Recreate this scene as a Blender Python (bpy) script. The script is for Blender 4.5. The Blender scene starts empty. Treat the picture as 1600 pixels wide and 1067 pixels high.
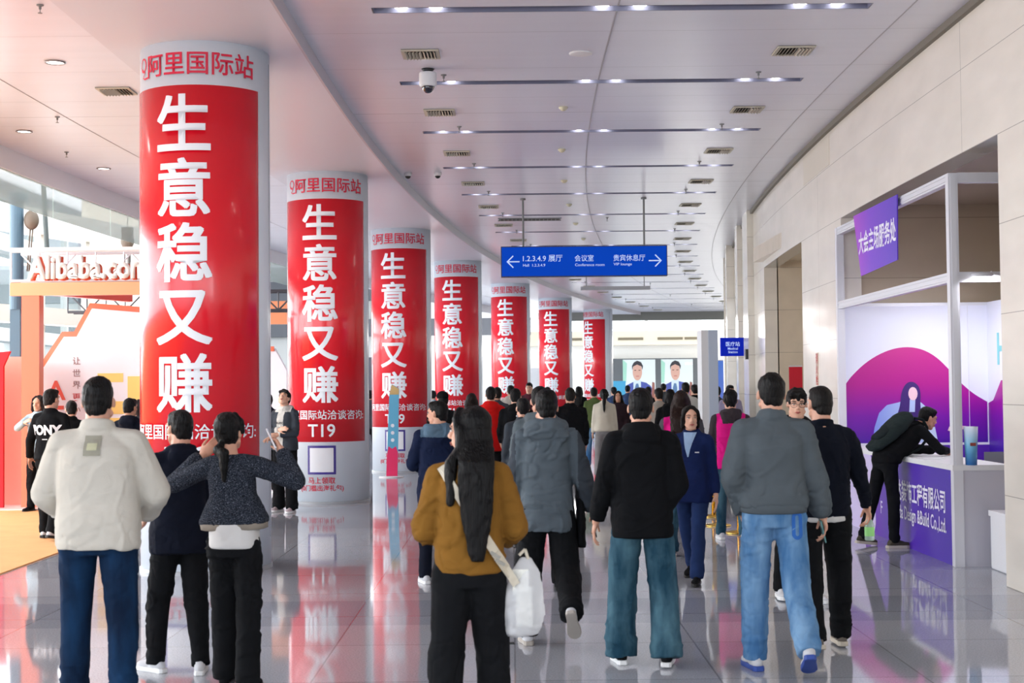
import bpy, bmesh, math, random
import numpy as np
from mathutils import Vector, Matrix, noise
from mathutils.bvhtree import BVHTree

random.seed(7)
R = math.radians
SC = bpy.context.scene
COL = SC.collection

# ------------------------------------------------------------------ camera, world, exposure
FPX = 2222.0                       # focal length in pixels of a 1600 px wide frame (50 mm on 36 mm)
CAMZ = 1.72
cam_d = bpy.data.cameras.new('camera')
cam_d.lens = 50.0
cam_d.sensor_width = 36.0
cam_d.clip_end = 400
cam_d.clip_start = 0.05
cam_d.dof.use_dof = True
cam_d.dof.focus_distance = 17.0
cam_d.dof.aperture_fstop = 5.0
cam = bpy.data.objects.new('camera', cam_d)
COL.objects.link(cam)
cam.matrix_world = Matrix.Translation((0, 0, CAMZ)) @ Matrix.Rotation(R(90 + 1.843), 4, 'X') @ Matrix.Rotation(R(-0.55), 4, 'Z')
SC.camera = cam

SC.view_settings.view_transform = 'Standard'
SC.view_settings.look = 'None'
SC.view_settings.exposure = 1.25
SC.view_settings.gamma = 1.0
SC.view_settings.use_curve_mapping = False

world = bpy.data.worlds.new('world')
SC.world = world
world.use_nodes = True
wn = world.node_tree
wn.nodes['Background'].inputs[0].default_value = (0.86, 0.93, 1.0, 1)
wn.nodes['Background'].inputs[1].default_value = 1.9
cy = SC.cycles
cy.max_bounces = 7
cy.diffuse_bounces = 4
cy.glossy_bounces = 4
cy.transparent_max_bounces = 12
cy.transmission_bounces = 4
cy.sample_clamp_indirect = 6.0
cy.use_denoising = True
cy.caustics_reflective = False
cy.caustics_refractive = False


def area(name, loc, rot, sx, sy, power, col=(1, 1, 1)):
    d = bpy.data.lights.new(name, 'AREA')
    d.shape = 'RECTANGLE'
    d.size, d.size_y = sx, sy
    d.energy = power
    d.color = col
    o = bpy.data.objects.new(name, d)
    COL.objects.link(o)
    o.location = loc
    o.rotation_euler = rot
    return o


# daylight through the glass front on the left, and an added fill lamp behind the camera
area('daylight_glass_front', (-15.6, 30, 4.2), (0, R(-90), 0), 7.5, 50, 3400, (0.93, 0.97, 1.0))
area('fill_behind_camera', (0.0, -6.0, 3.0), (R(90), 0, 0), 12, 5.0, 230, (0.93, 0.96, 1.0))
area('daylight_far_hall', (6.0, 78, 5.5), (R(-62), 0, 0), 24, 4, 1500, (1.0, 0.98, 0.95))


# ------------------------------------------------------------------ colour and material helpers
def lin(c):
    return tuple(((v / 255) / 12.92 if v / 255 <= 0.04045 else ((v / 255 + 0.055) / 1.055) ** 2.4) for v in c[:3]) + (1,)


MATS = {}


def mat(name, rgb, rough=0.6, metal=0.0, spec=0.5, bump=0.0, bscale=60, var=0.0, vscale=4, emit=None, estr=1.0,
        alpha=None, sheen=0.0, coat=0.0, stretch=(1, 1, 1)):
    if name in MATS:
        return MATS[name]
    m = bpy.data.materials.new(name)
    m.use_nodes = True
    nt = m.node_tree
    b = nt.nodes['Principled BSDF']
    b.inputs['Base Color'].default_value = lin(rgb)
    b.inputs['Roughness'].default_value = rough
    b.inputs['Metallic'].default_value = metal
    b.inputs['Specular IOR Level'].default_value = spec
    if sheen:
        b.inputs['Sheen Weight'].default_value = sheen
    if coat:
        b.inputs['Coat Weight'].default_value = coat
        b.inputs['Coat Roughness'].default_value = 0.08
    tc = nt.nodes.new('ShaderNodeTexCoord')
    mp = nt.nodes.new('ShaderNodeMapping')
    mp.inputs['Scale'].default_value = stretch
    nt.links.new(tc.outputs['Object'], mp.inputs['Vector'])
    if var:
        nz = nt.nodes.new('ShaderNodeTexNoise')
        nz.inputs['Scale'].default_value = vscale
        nz.inputs['Detail'].default_value = 4
        nt.links.new(mp.outputs[0], nz.inputs['Vector'])
        rp = nt.nodes.new('ShaderNodeValToRGB')
        c = lin(rgb)
        rp.color_ramp.elements[0].position = 0.3
        rp.color_ramp.elements[1].position = 0.7
        rp.color_ramp.elements[0].color = tuple(max(0, v * (1 - var)) for v in c[:3]) + (1,)
        rp.color_ramp.elements[1].color = tuple(min(1, v * (1 + var)) for v in c[:3]) + (1,)
        nt.links.new(nz.outputs[0], rp.inputs[0])
        nt.links.new(rp.outputs[0], b.inputs['Base Color'])
    if bump:
        nb = nt.nodes.new('ShaderNodeTexNoise')
        nb.inputs['Scale'].default_value = bscale
        nb.inputs['Detail'].default_value = 3
        nt.links.new(mp.outputs[0], nb.inputs['Vector'])
        bp = nt.nodes.new('ShaderNodeBump')
        bp.inputs['Strength'].default_value = bump
        bp.inputs['Distance'].default_value = 0.02
        nt.links.new(nb.outputs[0], bp.inputs['Height'])
        nt.links.new(bp.outputs[0], b.inputs['Normal'])
    if emit:
        b.inputs['Emission Color'].default_value = lin(emit)
        b.inputs['Emission Strength'].default_value = estr
    if alpha is not None:
        b.inputs['Alpha'].default_value = alpha
    MATS[name] = m
    return m


def crease(m, strength=0.9, scale=7.0):
    """soft cloth creases: warped ridged noise feeding a second bump"""
    if m.get('creased'):
        return m
    m['creased'] = 1
    nt = m.node_tree
    b = nt.nodes['Principled BSDF']
    tc = nt.nodes.new('ShaderNodeTexCoord')
    mp = nt.nodes.new('ShaderNodeMapping')
    mp.inputs['Scale'].default_value = (1, 1, 1.7)
    mp.inputs['Rotation'].default_value = (0.3, 0.5, 0)
    nt.links.new(tc.outputs['Object'], mp.inputs[0])
    n = nt.nodes.new('ShaderNodeTexNoise')
    n.noise_type = 'RIDGED_MULTIFRACTAL'
    n.inputs['Scale'].default_value = scale
    n.inputs['Detail'].default_value = 2.0
    n.inputs['Distortion'].default_value = 0.6
    nt.links.new(mp.outputs[0], n.inputs['Vector'])
    bp = nt.nodes.new('ShaderNodeBump')
    bp.inputs['Strength'].default_value = strength
    bp.inputs['Distance'].default_value = 0.012
    nt.links.new(n.outputs[0], bp.inputs['Height'])
    src = b.inputs['Normal']
    if src.is_linked:
        nt.links.new(src.links[0].from_socket, bp.inputs['Normal'])
    nt.links.new(bp.outputs[0], b.inputs['Normal'])
    return m


def cloth(name, rgb, var=0.12, bump=0.25, rough=0.9, vscale=6, bscale=220):
    return crease(mat('cloth_' + name, tuple(v * 0.90 for v in rgb), rough=rough, spec=0.12, bump=bump * 0.5, bscale=bscale, var=var, vscale=vscale))


def denim(name, rgb, light):
    key = 'denim_' + name
    if key in MATS:
        return MATS[key]
    m = crease(mat(key, rgb, rough=0.85, spec=0.12, bump=0.15, bscale=260))
    nt = m.node_tree
    b = nt.nodes['Principled BSDF']
    tc = nt.nodes.new('ShaderNodeTexCoord')
    mp = nt.nodes.new('ShaderNodeMapping')
    mp.inputs['Scale'].default_value = (5, 5, 1.6)
    nt.links.new(tc.outputs['Object'], mp.inputs[0])
    n1 = nt.nodes.new('ShaderNodeTexNoise')
    n1.inputs['Scale'].default_value = 1.6
    n1.inputs['Detail'].default_value = 6
    nt.links.new(mp.outputs[0], n1.inputs['Vector'])
    rp = nt.nodes.new('ShaderNodeValToRGB')
    rp.color_ramp.elements[0].position = 0.38
    rp.color_ramp.elements[1].position = 0.68
    rp.color_ramp.elements[0].color = lin(rgb)
    rp.color_ramp.elements[1].color = lin(light)
    nt.links.new(n1.outputs[0], rp.inputs[0])
    nt.links.new(rp.outputs[0], b.inputs['Base Color'])
    return m


def tweed(name):
    key = 'tweed_' + name
    if key in MATS:
        return MATS[key]
    m = mat(key, (52, 56, 66), rough=0.95, spec=0.1, bump=0.4, bscale=200)
    nt = m.node_tree
    b = nt.nodes['Principled BSDF']
    tc = nt.nodes.new('ShaderNodeTexCoord')
    v = nt.nodes.new('ShaderNodeTexNoise')
    v.inputs['Scale'].default_value = 190
    v.inputs['Detail'].default_value = 2
    nt.links.new(tc.outputs['Object'], v.inputs['Vector'])
    rp = nt.nodes.new('ShaderNodeValToRGB')
    cr = rp.color_ramp
    cr.elements[0].position = 0.40
    cr.elements[1].position = 0.60
    cr.elements[0].color = lin((22, 24, 30))
    cr.elements[1].color = lin((58, 64, 76))
    e = cr.elements.new(0.72)
    e.color = lin((120, 124, 136))
    nt.links.new(v.outputs[0], rp.inputs[0])
    nt.links.new(rp.outputs[0], b.inputs['Base Color'])
    return m


def skin(tone=0):
    rgb = [(203, 152, 128), (214, 166, 142), (190, 138, 112)][tone]
    m = mat('skin_%d' % tone, rgb, rough=0.5, spec=0.35, var=0.06, vscale=14, bump=0.05, bscale=90)
    b = m.node_tree.nodes['Principled BSDF']
    b.inputs['Subsurface Weight'].default_value = 0.08
    b.inputs['Subsurface Radius'].default_value = (0.02, 0.008, 0.004)
    b.inputs['Subsurface Scale'].default_value = 0.5
    return m


def hairm(name, rgb):
    return mat('hair_' + name, tuple(v * 0.45 for v in rgb), rough=0.5, spec=0.16, bump=0.5, bscale=46, var=0.35, vscale=30, stretch=(3.0, 3.0, 0.35))


# ------------------------------------------------------------------ geometry builder
class Geo:
    def __init__(s):
        s.v = []
        s.f = []
        s.m = []

    def add(s, vs, fs, mi=0):
        n = len(s.v)
        s.v.extend([tuple(p) for p in vs])
        for f in fs:
            s.f.append(tuple(i + n for i in f))
            s.m.append(mi)

    def box(s, x0, x1, y0, y1, z0, z1, mi=0, M=None):
        vs = [Vector((x, y, z)) for x in (x0, x1) for y in (y0, y1) for z in (z0, z1)]
        if M is not None:
            vs = [M @ v for v in vs]
        s.add(vs, [(0, 1, 3, 2), (4, 6, 7, 5), (0, 4, 5, 1), (2, 3, 7, 6), (0, 2, 6, 4), (1, 5, 7, 3)], mi)

    def rings(s, rings, cap=True, mi=0, closed=False):
        n = len(rings[0])
        vs = [p for r in rings for p in r]
        fs = []
        m = len(rings)
        for i in range(m - 1 if not closed else m):
            a = i * n
            b = ((i + 1) % m) * n
            for j in range(n):
                k = (j + 1) % n
                fs.append((a + j, a + k, b + k, b + j))
        if cap and not closed:
            fs.append(tuple(reversed(range(n))))
            fs.append(tuple(range((m - 1) * n, m * n)))
        s.add(vs, fs, mi)

    def frame(s, d):
        d = Vector(d).normalized()
        u = Vector((0, 1, 0)) if abs(d.y) < 0.9 else Vector((1, 0, 0))
        a = d.cross(u).normalized()
        return a, a.cross(d).normalized() * -1, d

    def cyl(s, p0, p1, r0, r1=None, seg=16, mi=0, cap=True):
        r1 = r0 if r1 is None else r1
        p0, p1 = Vector(p0), Vector(p1)
        a, b, d = s.frame(p1 - p0)
        rs = []
        for p, r in ((p0, r0), (p1, r1)):
            rs.append([p + a * (r * math.cos(2 * math.pi * k / seg)) + b * (r * math.sin(2 * math.pi * k / seg)) for k in range(seg)])
        s.rings(rs, cap, mi)

    def capsule(s, p0, p1, r0, r1=None, seg=14, mi=0):
        r1 = r0 if r1 is None else r1
        p0, p1 = Vector(p0), Vector(p1)
        if (p1 - p0).length < 1e-6:
            p1 = p0 + Vector((0, 0, 1e-4))
        a, b, d = s.frame(p1 - p0)
        rs = []
        for t in (-88, -60, -30, 0):
            c, q = math.cos(R(t)), math.sin(R(t))
            rs.append([p0 + d * (q * r0) + (a * math.cos(2 * math.pi * k / seg) + b * math.sin(2 * math.pi * k / seg)) * (c * r0) for k in range(seg)])
        for t in (0, 30, 60, 88):
            c, q = math.cos(R(t)), math.sin(R(t))
            rs.append([p1 + d * (q * r1) + (a * math.cos(2 * math.pi * k / seg) + b * math.sin(2 * math.pi * k / seg)) * (c * r1) for k in range(seg)])
        s.rings(rs, True, mi)

    def chain(s, pts, rad, mi=0, seg=14):
        for i in range(len(pts) - 1):
            s.capsule(pts[i], pts[i + 1], rad[i], rad[i + 1], seg, mi)

    def ell(s, c, r, M=None, seg=18, ring=10, mi=0, e=1.0):
        c = Vector(c)
        rs = []
        for i in range(ring + 1):
            t = -math.pi / 2 + math.pi * (i if 0 < i < ring else (0.06 if i == 0 else ring - 0.06)) / ring
            row = []
            for k in range(seg):
                p = 2 * math.pi * k / seg
                q = Vector((r[0] * math.cos(t) * math.cos(p), r[1] * math.cos(t) * math.sin(p), r[2] * math.sin(t)))
                if M is not None:
                    q = M @ q
                row.append(c + q)
            rs.append(row)
        s.rings(rs, True, mi)

    def lathe(s, prof, c=(0, 0, 0), seg=24, mi=0, cap=True):
        c = Vector(c)
        s.rings([[c + Vector((r * math.cos(2 * math.pi * k / seg), r * math.sin(2 * math.pi * k / seg), z)) for k in range(seg)] for r, z in prof], cap, mi)

    def prism(s, poly, d, mi=0):
        """poly: list of 3-D points, d: extrusion vector"""
        d = Vector(d)
        n = len(poly)
        vs = [Vector(p) for p in poly] + [Vector(p) + d for p in poly]
        fs = [tuple(range(n)), tuple(reversed(range(n, 2 * n)))]
        for i in range(n):
            j = (i + 1) % n
            fs.append((i, i + n, j + n, j))
        s.add(vs, fs, mi)

    def tube(s, pts, r, seg=8, mi=0):
        for i in range(len(pts) - 1):
            s.cyl(pts[i], pts[i + 1], r, r, seg, mi)

    def xf(s, fn):
        s.v = [tuple(fn(Vector(p))) for p in s.v]
        return s

    def mesh(s, name='m'):
        me = bpy.data.meshes.new(name)
        me.from_pydata(s.v, [], s.f)
        me.polygons.foreach_set('material_index', s.m)
        return me


def link(name, me, mats, parent=None, smooth=False, recalc=False):
    if recalc:
        bm = bmesh.new()
        bm.from_mesh(me)
        bmesh.ops.recalc_face_normals(bm, faces=bm.faces)
        bm.to_mesh(me)
        bm.free()
    if not isinstance(mats, (list, tuple)):
        mats = [mats]
    me.materials.clear()
    for m in mats:
        me.materials.append(m)
    if smooth:
        me.polygons.foreach_set('use_smooth', [True] * len(me.polygons))
    me.update()
    o = bpy.data.objects.new(name, me)
    COL.objects.link(o)
    if parent:
        o.parent = parent
    return o


def obj(name, g, mats, parent=None, smooth=False):
    return link(name, g.mesh(name), mats, parent, smooth, recalc=True)


def tag(o, label=None, cat=None, group=None, kind=None):
    if label:
        o['label'] = label
    if cat:
        o['category'] = cat
    if group:
        o['group'] = group
    if kind:
        o['kind'] = kind
    return o


def struct(name, g, mats, smooth=False):
    return tag(obj(name, g, mats, None, smooth), kind='structure')


def empty(name, loc, label=None, cat=None, group=None, rz=0):
    o = bpy.data.objects.new(name, None)
    COL.objects.link(o)
    o.location = loc
    o.rotation_euler = (0, 0, rz)
    return tag(o, label, cat, group)


def copy_tree(o, parent=None):
    c = o.copy()
    COL.objects.link(c)
    if parent:
        c.parent = parent
    for ch in list(o.children):
        copy_tree(ch, c)
    return c


# ---- noise for folds (vectorised value noise)
_rs = np.random.RandomState(3)
_tab = _rs.rand(64, 64, 64).astype(np.float32) * 2 - 1


def vnoise(P):
    P = np.asarray(P, dtype=np.float64)
    i = np.floor(P).astype(int)
    f = P - i
    f = f * f * (3 - 2 * f)
    out = 0
    for dx in (0, 1):
        for dy in (0, 1):
            for dz in (0, 1):
                w = (f[:, 0] if dx else 1 - f[:, 0]) * (f[:, 1] if dy else 1 - f[:, 1]) * (f[:, 2] if dz else 1 - f[:, 2])
                out = out + w * _tab[(i[:, 0] + dx) & 63, (i[:, 1] + dy) & 63, (i[:, 2] + dz) & 63]
    return out


def grow(name, g, mats, parent, voxel, smooth=4, fold=0.0, fscale=(7, 7, 11), seed=0.0, scale=1.0, tuft=0.0, colorfn=None):
    """weld the overlapping solids of g into one continuous skin, with cloth folds"""
    me = g.mesh(name)
    bm = bmesh.new()
    bm.from_mesh(me)
    bmesh.ops.recalc_face_normals(bm, faces=bm.faces)
    bm.to_mesh(me)
    bm.free()
    t = bpy.data.objects.new('tmp', me)
    COL.objects.link(t)
    a = t.modifiers.new('r', 'REMESH')
    a.mode = 'VOXEL'
    a.voxel_size = voxel
    a.adaptivity = 0
    if smooth:
        b = t.modifiers.new('s', 'SMOOTH')
        b.factor = 0.5
        b.iterations = smooth
    dg = bpy.context.evaluated_depsgraph_get()
    res = bpy.data.meshes.new_from_object(t.evaluated_get(dg))
    bpy.data.objects.remove(t)
    bpy.data.meshes.remove(me)
    n = len(res.vertices)
    co = np.empty(n * 3)
    res.vertices.foreach_get('co', co)
    co = co.reshape(-1, 3)
    if fold or tuft:
        nr = np.empty(n * 3)
        res.vertices.foreach_get('normal', nr)
        nr = nr.reshape(-1, 3)
        s = np.array([seed * 3.7, seed * 1.9, seed * 5.3])
        if fold:
            w = vnoise(co * 3.0 + s)[:, None] * 1.2
            q = co * np.array(fscale) + s + w
            n1 = vnoise(q)
            n2 = vnoise(q * 1.9 + 9)
            d = n1 * 0.9 + np.maximum(0, 1 - np.abs(n1 - 0.1) * 5) * 0.9 - np.maximum(0, 1 - np.abs(n2) * 6) * 0.7
            mk = np.clip(0.7 + 0.8 * vnoise(co * 2.3 + s + 20), 0.1, 1.4)
            co = co + nr * (d * mk * fold)[:, None]
        if tuft:
            q = co * np.array((34, 34, 16)) + s
            d = vnoise(q) * 0.6 + vnoise(q * 2.3) * 0.4
            co = co + nr * (d * tuft)[:, None]
    res.vertices.foreach_set('co', (co * scale).ravel())
    o = link(name, res, mats, parent, smooth=True)
    if colorfn:
        c = np.empty(len(res.polygons) * 3)
        res.polygons.foreach_get('center', c)
        c = c.reshape(-1, 3) / scale
        res.polygons.foreach_set('material_index', colorfn(c).astype(int))
        res.update()
    return o


# ---- lettering
def text_mesh(s, size, bold=0.0, spacing=1.0, maxw=None, sx=1.0, cut=None):
    c = bpy.data.curves.new('t', 'FONT')
    c.body = s
    c.size = size
    c.offset = bold * size
    c.space_character = spacing
    c.resolution_u = 3
    o = bpy.data.objects.new('t', c)
    COL.objects.link(o)
    dg = bpy.context.evaluated_depsgraph_get()
    me = bpy.data.meshes.new_from_object(o.evaluated_get(dg))
    bpy.data.objects.remove(o)
    n = len(me.vertices)
    co = np.empty(n * 3)
    me.vertices.foreach_get('co', co)
    co = co.reshape(-1, 3)
    if n:
        mn, mx = co.min(0), co.max(0)
        co = co - (mn + mx) / 2
        k = sx
        if maxw:
            k = maxw / (mx[0] - mn[0])
            co[:, 0] *= k
        else:
            co[:, 0] *= k
        co[:, 2] = 0
        me.vertices.foreach_set('co', co.ravel())
    if cut:
        bm = bmesh.new()
        bm.from_mesh(me)
        w = float(np.abs(co[:, 0]).max())
        x = -w + cut
        while x < w:
            bmesh.ops.bisect_plane(bm, geom=bm.verts[:] + bm.edges[:] + bm.faces[:], plane_co=(x, 0, 0), plane_no=(1, 0, 0))
            x += cut
        bm.to_mesh(me)
        bm.free()
    return me


def put_text(name, s, size, m, parent, M, bold=0.0, spacing=1.0, maxw=None, sx=1.0, thick=0.0):
    """flat lettering in the local XY plane of matrix M (relative to the parent)"""
    me = text_mesh(s, size, bold, spacing, maxw, sx)
    if thick:
        bm = bmesh.new()
        bm.from_mesh(me)
        r = bmesh.ops.extrude_face_region(bm, geom=bm.faces[:])
        for v in [e for e in r['geom'] if isinstance(e, bmesh.types.BMVert)]:
            v.co.z += thick
        bmesh.ops.recalc_face_normals(bm, faces=bm.faces)
        bm.to_mesh(me)
        bm.free()
    me.transform(M)
    return link(name, me, m, parent)


def face_to(loc, ydir_z=True, rz=0.0, tilt=0.0):
    """matrix of an upright sign plane: local x to the right, local y up, normal towards -Y, turned by rz"""
    return Matrix.Translation(loc) @ Matrix.Rotation(rz, 4, 'Z') @ Matrix.Rotation(R(90) + tilt, 4, 'X')


# the hall bends gently to the right: everything keeps its distance x' from the bend line
def bend(y):
    return max(0.0, y - 14.0) ** 2 / 330.0


def slope(y):
    return math.atan(max(0.0, y - 14.0) / 165.0)


def spot(px, d):
    """ground position of something seen in direction px at distance d"""
    return (px - 800.0) / FPX * d, d

# ------------------------------------------------------------------ setting materials
def nodes_of(m):
    nt = m.node_tree
    return nt, nt.nodes['Principled BSDF'], nt.nodes.new, nt.links.new


def floor_material():
    m = mat('granite_floor', (196, 199, 206), rough=0.055, spec=0.6)
    nt, b, N, L = nodes_of(m)
    tc = N('ShaderNodeTexCoord')
    br = N('ShaderNodeTexBrick')
    br.offset = 0.0
    br.inputs['Scale'].default_value = 1.0
    br.inputs['Brick Width'].default_value = 1.2
    br.inputs['Row Height'].default_value = 1.2
    br.inputs['Mortar Size'].default_value = 0.006
    br.inputs['Color1'].default_value = lin((184, 187, 194))
    br.inputs['Color2'].default_value = lin((172, 175, 183))
    br.inputs['Mortar'].default_value = lin((142, 144, 150))
    L(tc.outputs['Object'], br.inputs['Vector'])
    sp = N('ShaderNodeTexNoise')
    sp.inputs['Scale'].default_value = 90
    sp.inputs['Detail'].default_value = 6
    L(tc.outputs['Object'], sp.inputs['Vector'])
    rp = N('ShaderNodeValToRGB')
    rp.color_ramp.elements[0].position = 0.35
    rp.color_ramp.elements[0].color = (0.74, 0.74, 0.76, 1)
    rp.color_ramp.elements[1].position = 0.62
    rp.color_ramp.elements[1].color = (1, 1, 1, 1)
    L(sp.outputs[0], rp.inputs[0])
    # broad darker bands of stone laid across the hall
    sx = N('ShaderNodeSeparateXYZ')
    L(tc.outputs['Object'], sx.inputs[0])
    md = N('ShaderNodeMath')
    md.operation = 'MODULO'
    ad = N('ShaderNodeMath')
    ad.operation = 'ADD'
    ad.inputs[1].default_value = 40.0
    L(sx.outputs[1], ad.inputs[0])
    L(ad.outputs[0], md.inputs[0])
    md.inputs[1].default_value = 7.2
    lt = N('ShaderNodeMath')
    lt.operation = 'LESS_THAN'
    lt.inputs[1].default_value = 1.2
    L(md.outputs[0], lt.inputs[0])
    m1 = N('ShaderNodeMix')
    m1.data_type = 'RGBA'
    m1.blend_type = 'MULTIPLY'
    m1.inputs['Factor'].default_value = 1
    L(br.outputs['Color'], m1.inputs['A'])
    L(rp.outputs[0], m1.inputs['B'])
    m2 = N('ShaderNodeMix')
    m2.data_type = 'RGBA'
    m2.blend_type = 'MULTIPLY'
    L(lt.outputs[0], m2.inputs['Factor'])
    L(m1.outputs['Result'], m2.inputs['A'])
    m2.inputs['B'].default_value = (0.80, 0.82, 0.86, 1)
    L(m2.outputs['Result'], b.inputs['Base Color'])
    n2 = N('ShaderNodeTexNoise')
    n2.inputs['Scale'].default_value = 0.9
    L(tc.outputs['Object'], n2.inputs['Vector'])
    bp = N('ShaderNodeBump')
    bp.inputs['Strength'].default_value = 0.012
    bp.inputs['Distance'].default_value = 0.05
    L(n2.outputs[0], bp.inputs['Height'])
    L(bp.outputs[0], b.inputs['Normal'])
    return m


def seam_lines(m, axis, period, width, dark, offset=0.0, soft=True):
    """thin joint lines every `period` along an object axis, multiplied onto the base colour"""
    nt, b, N, L = nodes_of(m)
    tc = N('ShaderNodeTexCoord')
    sx = N('ShaderNodeSeparateXYZ')
    L(tc.outputs['Object'], sx.inputs[0])
    ad = N('ShaderNodeMath')
    ad.operation = 'ADD'
    ad.inputs[1].default_value = offset + 40 * period
    L(sx.outputs[axis], ad.inputs[0])
    md = N('ShaderNodeMath')
    md.operation = 'MODULO'
    L(ad.outputs[0], md.inputs[0])
    md.inputs[1].default_value = period
    lt = N('ShaderNodeMath')
    lt.operation = 'LESS_THAN'
    lt.inputs[1].default_value = width
    L(md.outputs[0], lt.inputs[0])
    mx = N('ShaderNodeMix')
    mx.data_type = 'RGBA'
    mx.blend_type = 'MULTIPLY'
    L(lt.outputs[0], mx.inputs['Factor'])
    src = b.inputs['Base Color']
    if src.is_linked:
        L(src.links[0].from_socket, mx.inputs['A'])
    else:
        mx.inputs['A'].default_value = src.default_value
    mx.inputs['B'].default_value = (dark, dark, dark, 1)
    L(mx.outputs['Result'], b.inputs['Base Color'])


M_floor = floor_material()
M_ceil = mat('ceiling_panel', (218, 219, 230), rough=0.3, spec=0.45, var=0.02, vscale=1.3, stretch=(0.3, 4, 1))
seam_lines(M_ceil, 1, 1.535, 0.012, 0.72, 0.3)
seam_lines(M_ceil, 1, 6.14, 0.02, 0.55, 0.9)
M_soffit = mat('soffit_white', (210, 210, 220), rough=0.35, spec=0.4)
M_white = mat('white_paint', (228, 228, 230), rough=0.55)
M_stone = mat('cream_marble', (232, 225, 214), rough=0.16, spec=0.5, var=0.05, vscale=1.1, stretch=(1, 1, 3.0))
seam_lines(M_stone, 2, 0.766, 0.006, 0.45, 0.0)
seam_lines(M_stone, 1, 6.6, 0.008, 0.5, 0.2)
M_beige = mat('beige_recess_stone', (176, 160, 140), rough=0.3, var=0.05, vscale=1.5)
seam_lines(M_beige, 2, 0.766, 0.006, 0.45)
M_grey = mat('grey_metal', (120, 122, 124), rough=0.45)
M_dark = mat('dark_plastic', (24, 25, 28), rough=0.4)
M_alu = mat('white_aluminium', (222, 222, 228), rough=0.35, metal=0.1)
M_lamp = mat('lamp_lens', (255, 255, 250), emit=(255, 252, 245), estr=5.0)
M_glassy = mat('clear_glass', (215, 232, 228), rough=0.03, spec=0.6, alpha=0.16)
M_smoke = mat('green_smoke_glass', (170, 190, 182), rough=0.1, spec=0.6, alpha=0.55)
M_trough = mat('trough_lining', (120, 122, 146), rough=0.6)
M_steel = mat('brushed_steel', (150, 150, 150), rough=0.35, metal=0.8)
M_vent = mat('vent_beige', (196, 190, 172), rough=0.5)
M_ventdark = mat('vent_shadow_gap', (70, 66, 60), rough=0.8)

XW = 4.15           # right wall, distance from the bend line
ZC = 5.12           # ceiling
ZS = 5.0            # underside of the dropped band over the columns

# floor
g = Geo()
g.box(-34, 24, -8, 96, -0.2, 0.0)
struct('floor', g, M_floor)

# ceiling with open troughs for the light strips
TY = [12.7 + 3.07 * k for k in range(-3, 17)]
TW = 0.17
TX0, TX1 = -1.22, 3.25


def bquad(g, xa, xb, y0, y1, z, mi=0):
    n = max(1, int((y1 - y0) / 1.0))
    for i in range(n):
        a = y0 + (y1 - y0) * i / n
        c = y0 + (y1 - y0) * (i + 1) / n
        ba, bc = bend(a), bend(c)
        g.add([(xa + ba, a, z), (xb + ba, a, z), (xb + bc, c, z), (xa + bc, c, z)], [(0, 1, 2, 3)], mi)


YEND = 65.3
g = Geo()
y = -2.0
for ty in TY:
    bquad(g, -2.0, XW + 0.02, y, ty - TW / 2, ZC)
    dx = bend(ty)
    for (a, b_, c, d_) in ((-2.0, TX0, 0, 0), (TX1, XW + 0.02, 0, 0)):
        y0, y1 = ty - TW / 2, ty + TW / 2
        xa0 = a + bend(y0) if a == -2.0 else a + dx
        xa1 = a + bend(y1) if a == -2.0 else a + dx
        xb0 = b_ + bend(y0) if b_ > 4 else b_ + dx
        xb1 = b_ + bend(y1) if b_ > 4 else b_ + dx
        g.add([(xa0, y0, ZC), (xb0, y0, ZC), (xb1, y1, ZC), (xa1, y1, ZC)], [(0, 1, 2, 3)])
    y = ty + TW / 2
bquad(g, -2.0, XW + 0.02, y, YEND, ZC)
bquad(g, -7.1, -3.85, -2.0, YEND, ZC)
me = g.mesh('ceiling')
for v in me.polygons:
    pass
o = link('ceiling', me, M_ceil)
tag(o, kind='structure')
g = Geo()
for i in range(68):
    a, c = -2.0 + i - (5.2 if i == 0 else 0), -1.0 + i
    ba, bc = bend(a), bend(c)
    g.prism([(-7.2 + ba, a, 5.45), (XW + 2.4 + ba, a, 5.45), (XW + 2.4 + bc, c, 5.45), (-7.2 + bc, c, 5.45)], (0, 0, 0.12))
struct('ceiling', g, M_white)  # unseen slab added over the ceiling to block light leaking through the troughs

# the joint running along the middle of the ceiling, and one by the wall
for nm, xx, w in (('trim_1', 0.97, 0.016), ('trim_2', 3.62, 0.012), ('trim_3', -5.55, 0.012)):
    g = Geo()
    for i in range(66):
        a, c = -1.0 + i, float(i)
        ba, bc = bend(a), bend(c)
        g.prism([(xx + ba, a, ZC - 0.004), (xx + w + ba, a, ZC - 0.004), (xx + w + bc, c, ZC - 0.004), (xx + bc, c, ZC - 0.004)], (0, 0, 0.003))
    # the troughs interrupt it: cut out where it would cross an opening
    if xx > 0 and xx < 3:
        g2 = Geo()
        ys = [-1.0] + [t for ty in TY for t in (ty - TW / 2, ty + TW / 2)] + [YEND]
        for k in range(0, len(ys) - 1, 2):
            n = 4
            for i in range(n):
                a = ys[k] + (ys[k + 1] - ys[k]) * i / n
                c = ys[k] + (ys[k + 1] - ys[k]) * (i + 1) / n
                if c <= a:
                    continue
                ba, bc = bend(a), bend(c)
                g2.prism([(xx + ba, a, ZC - 0.004), (xx + w + ba, a, ZC - 0.004), (xx + w + bc, c, ZC - 0.004), (xx + bc, c, ZC - 0.004)], (0, 0, 0.003))
        g = g2
    struct(nm, g, mat('joint_grey', (176, 174, 180), rough=0.5))

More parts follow.
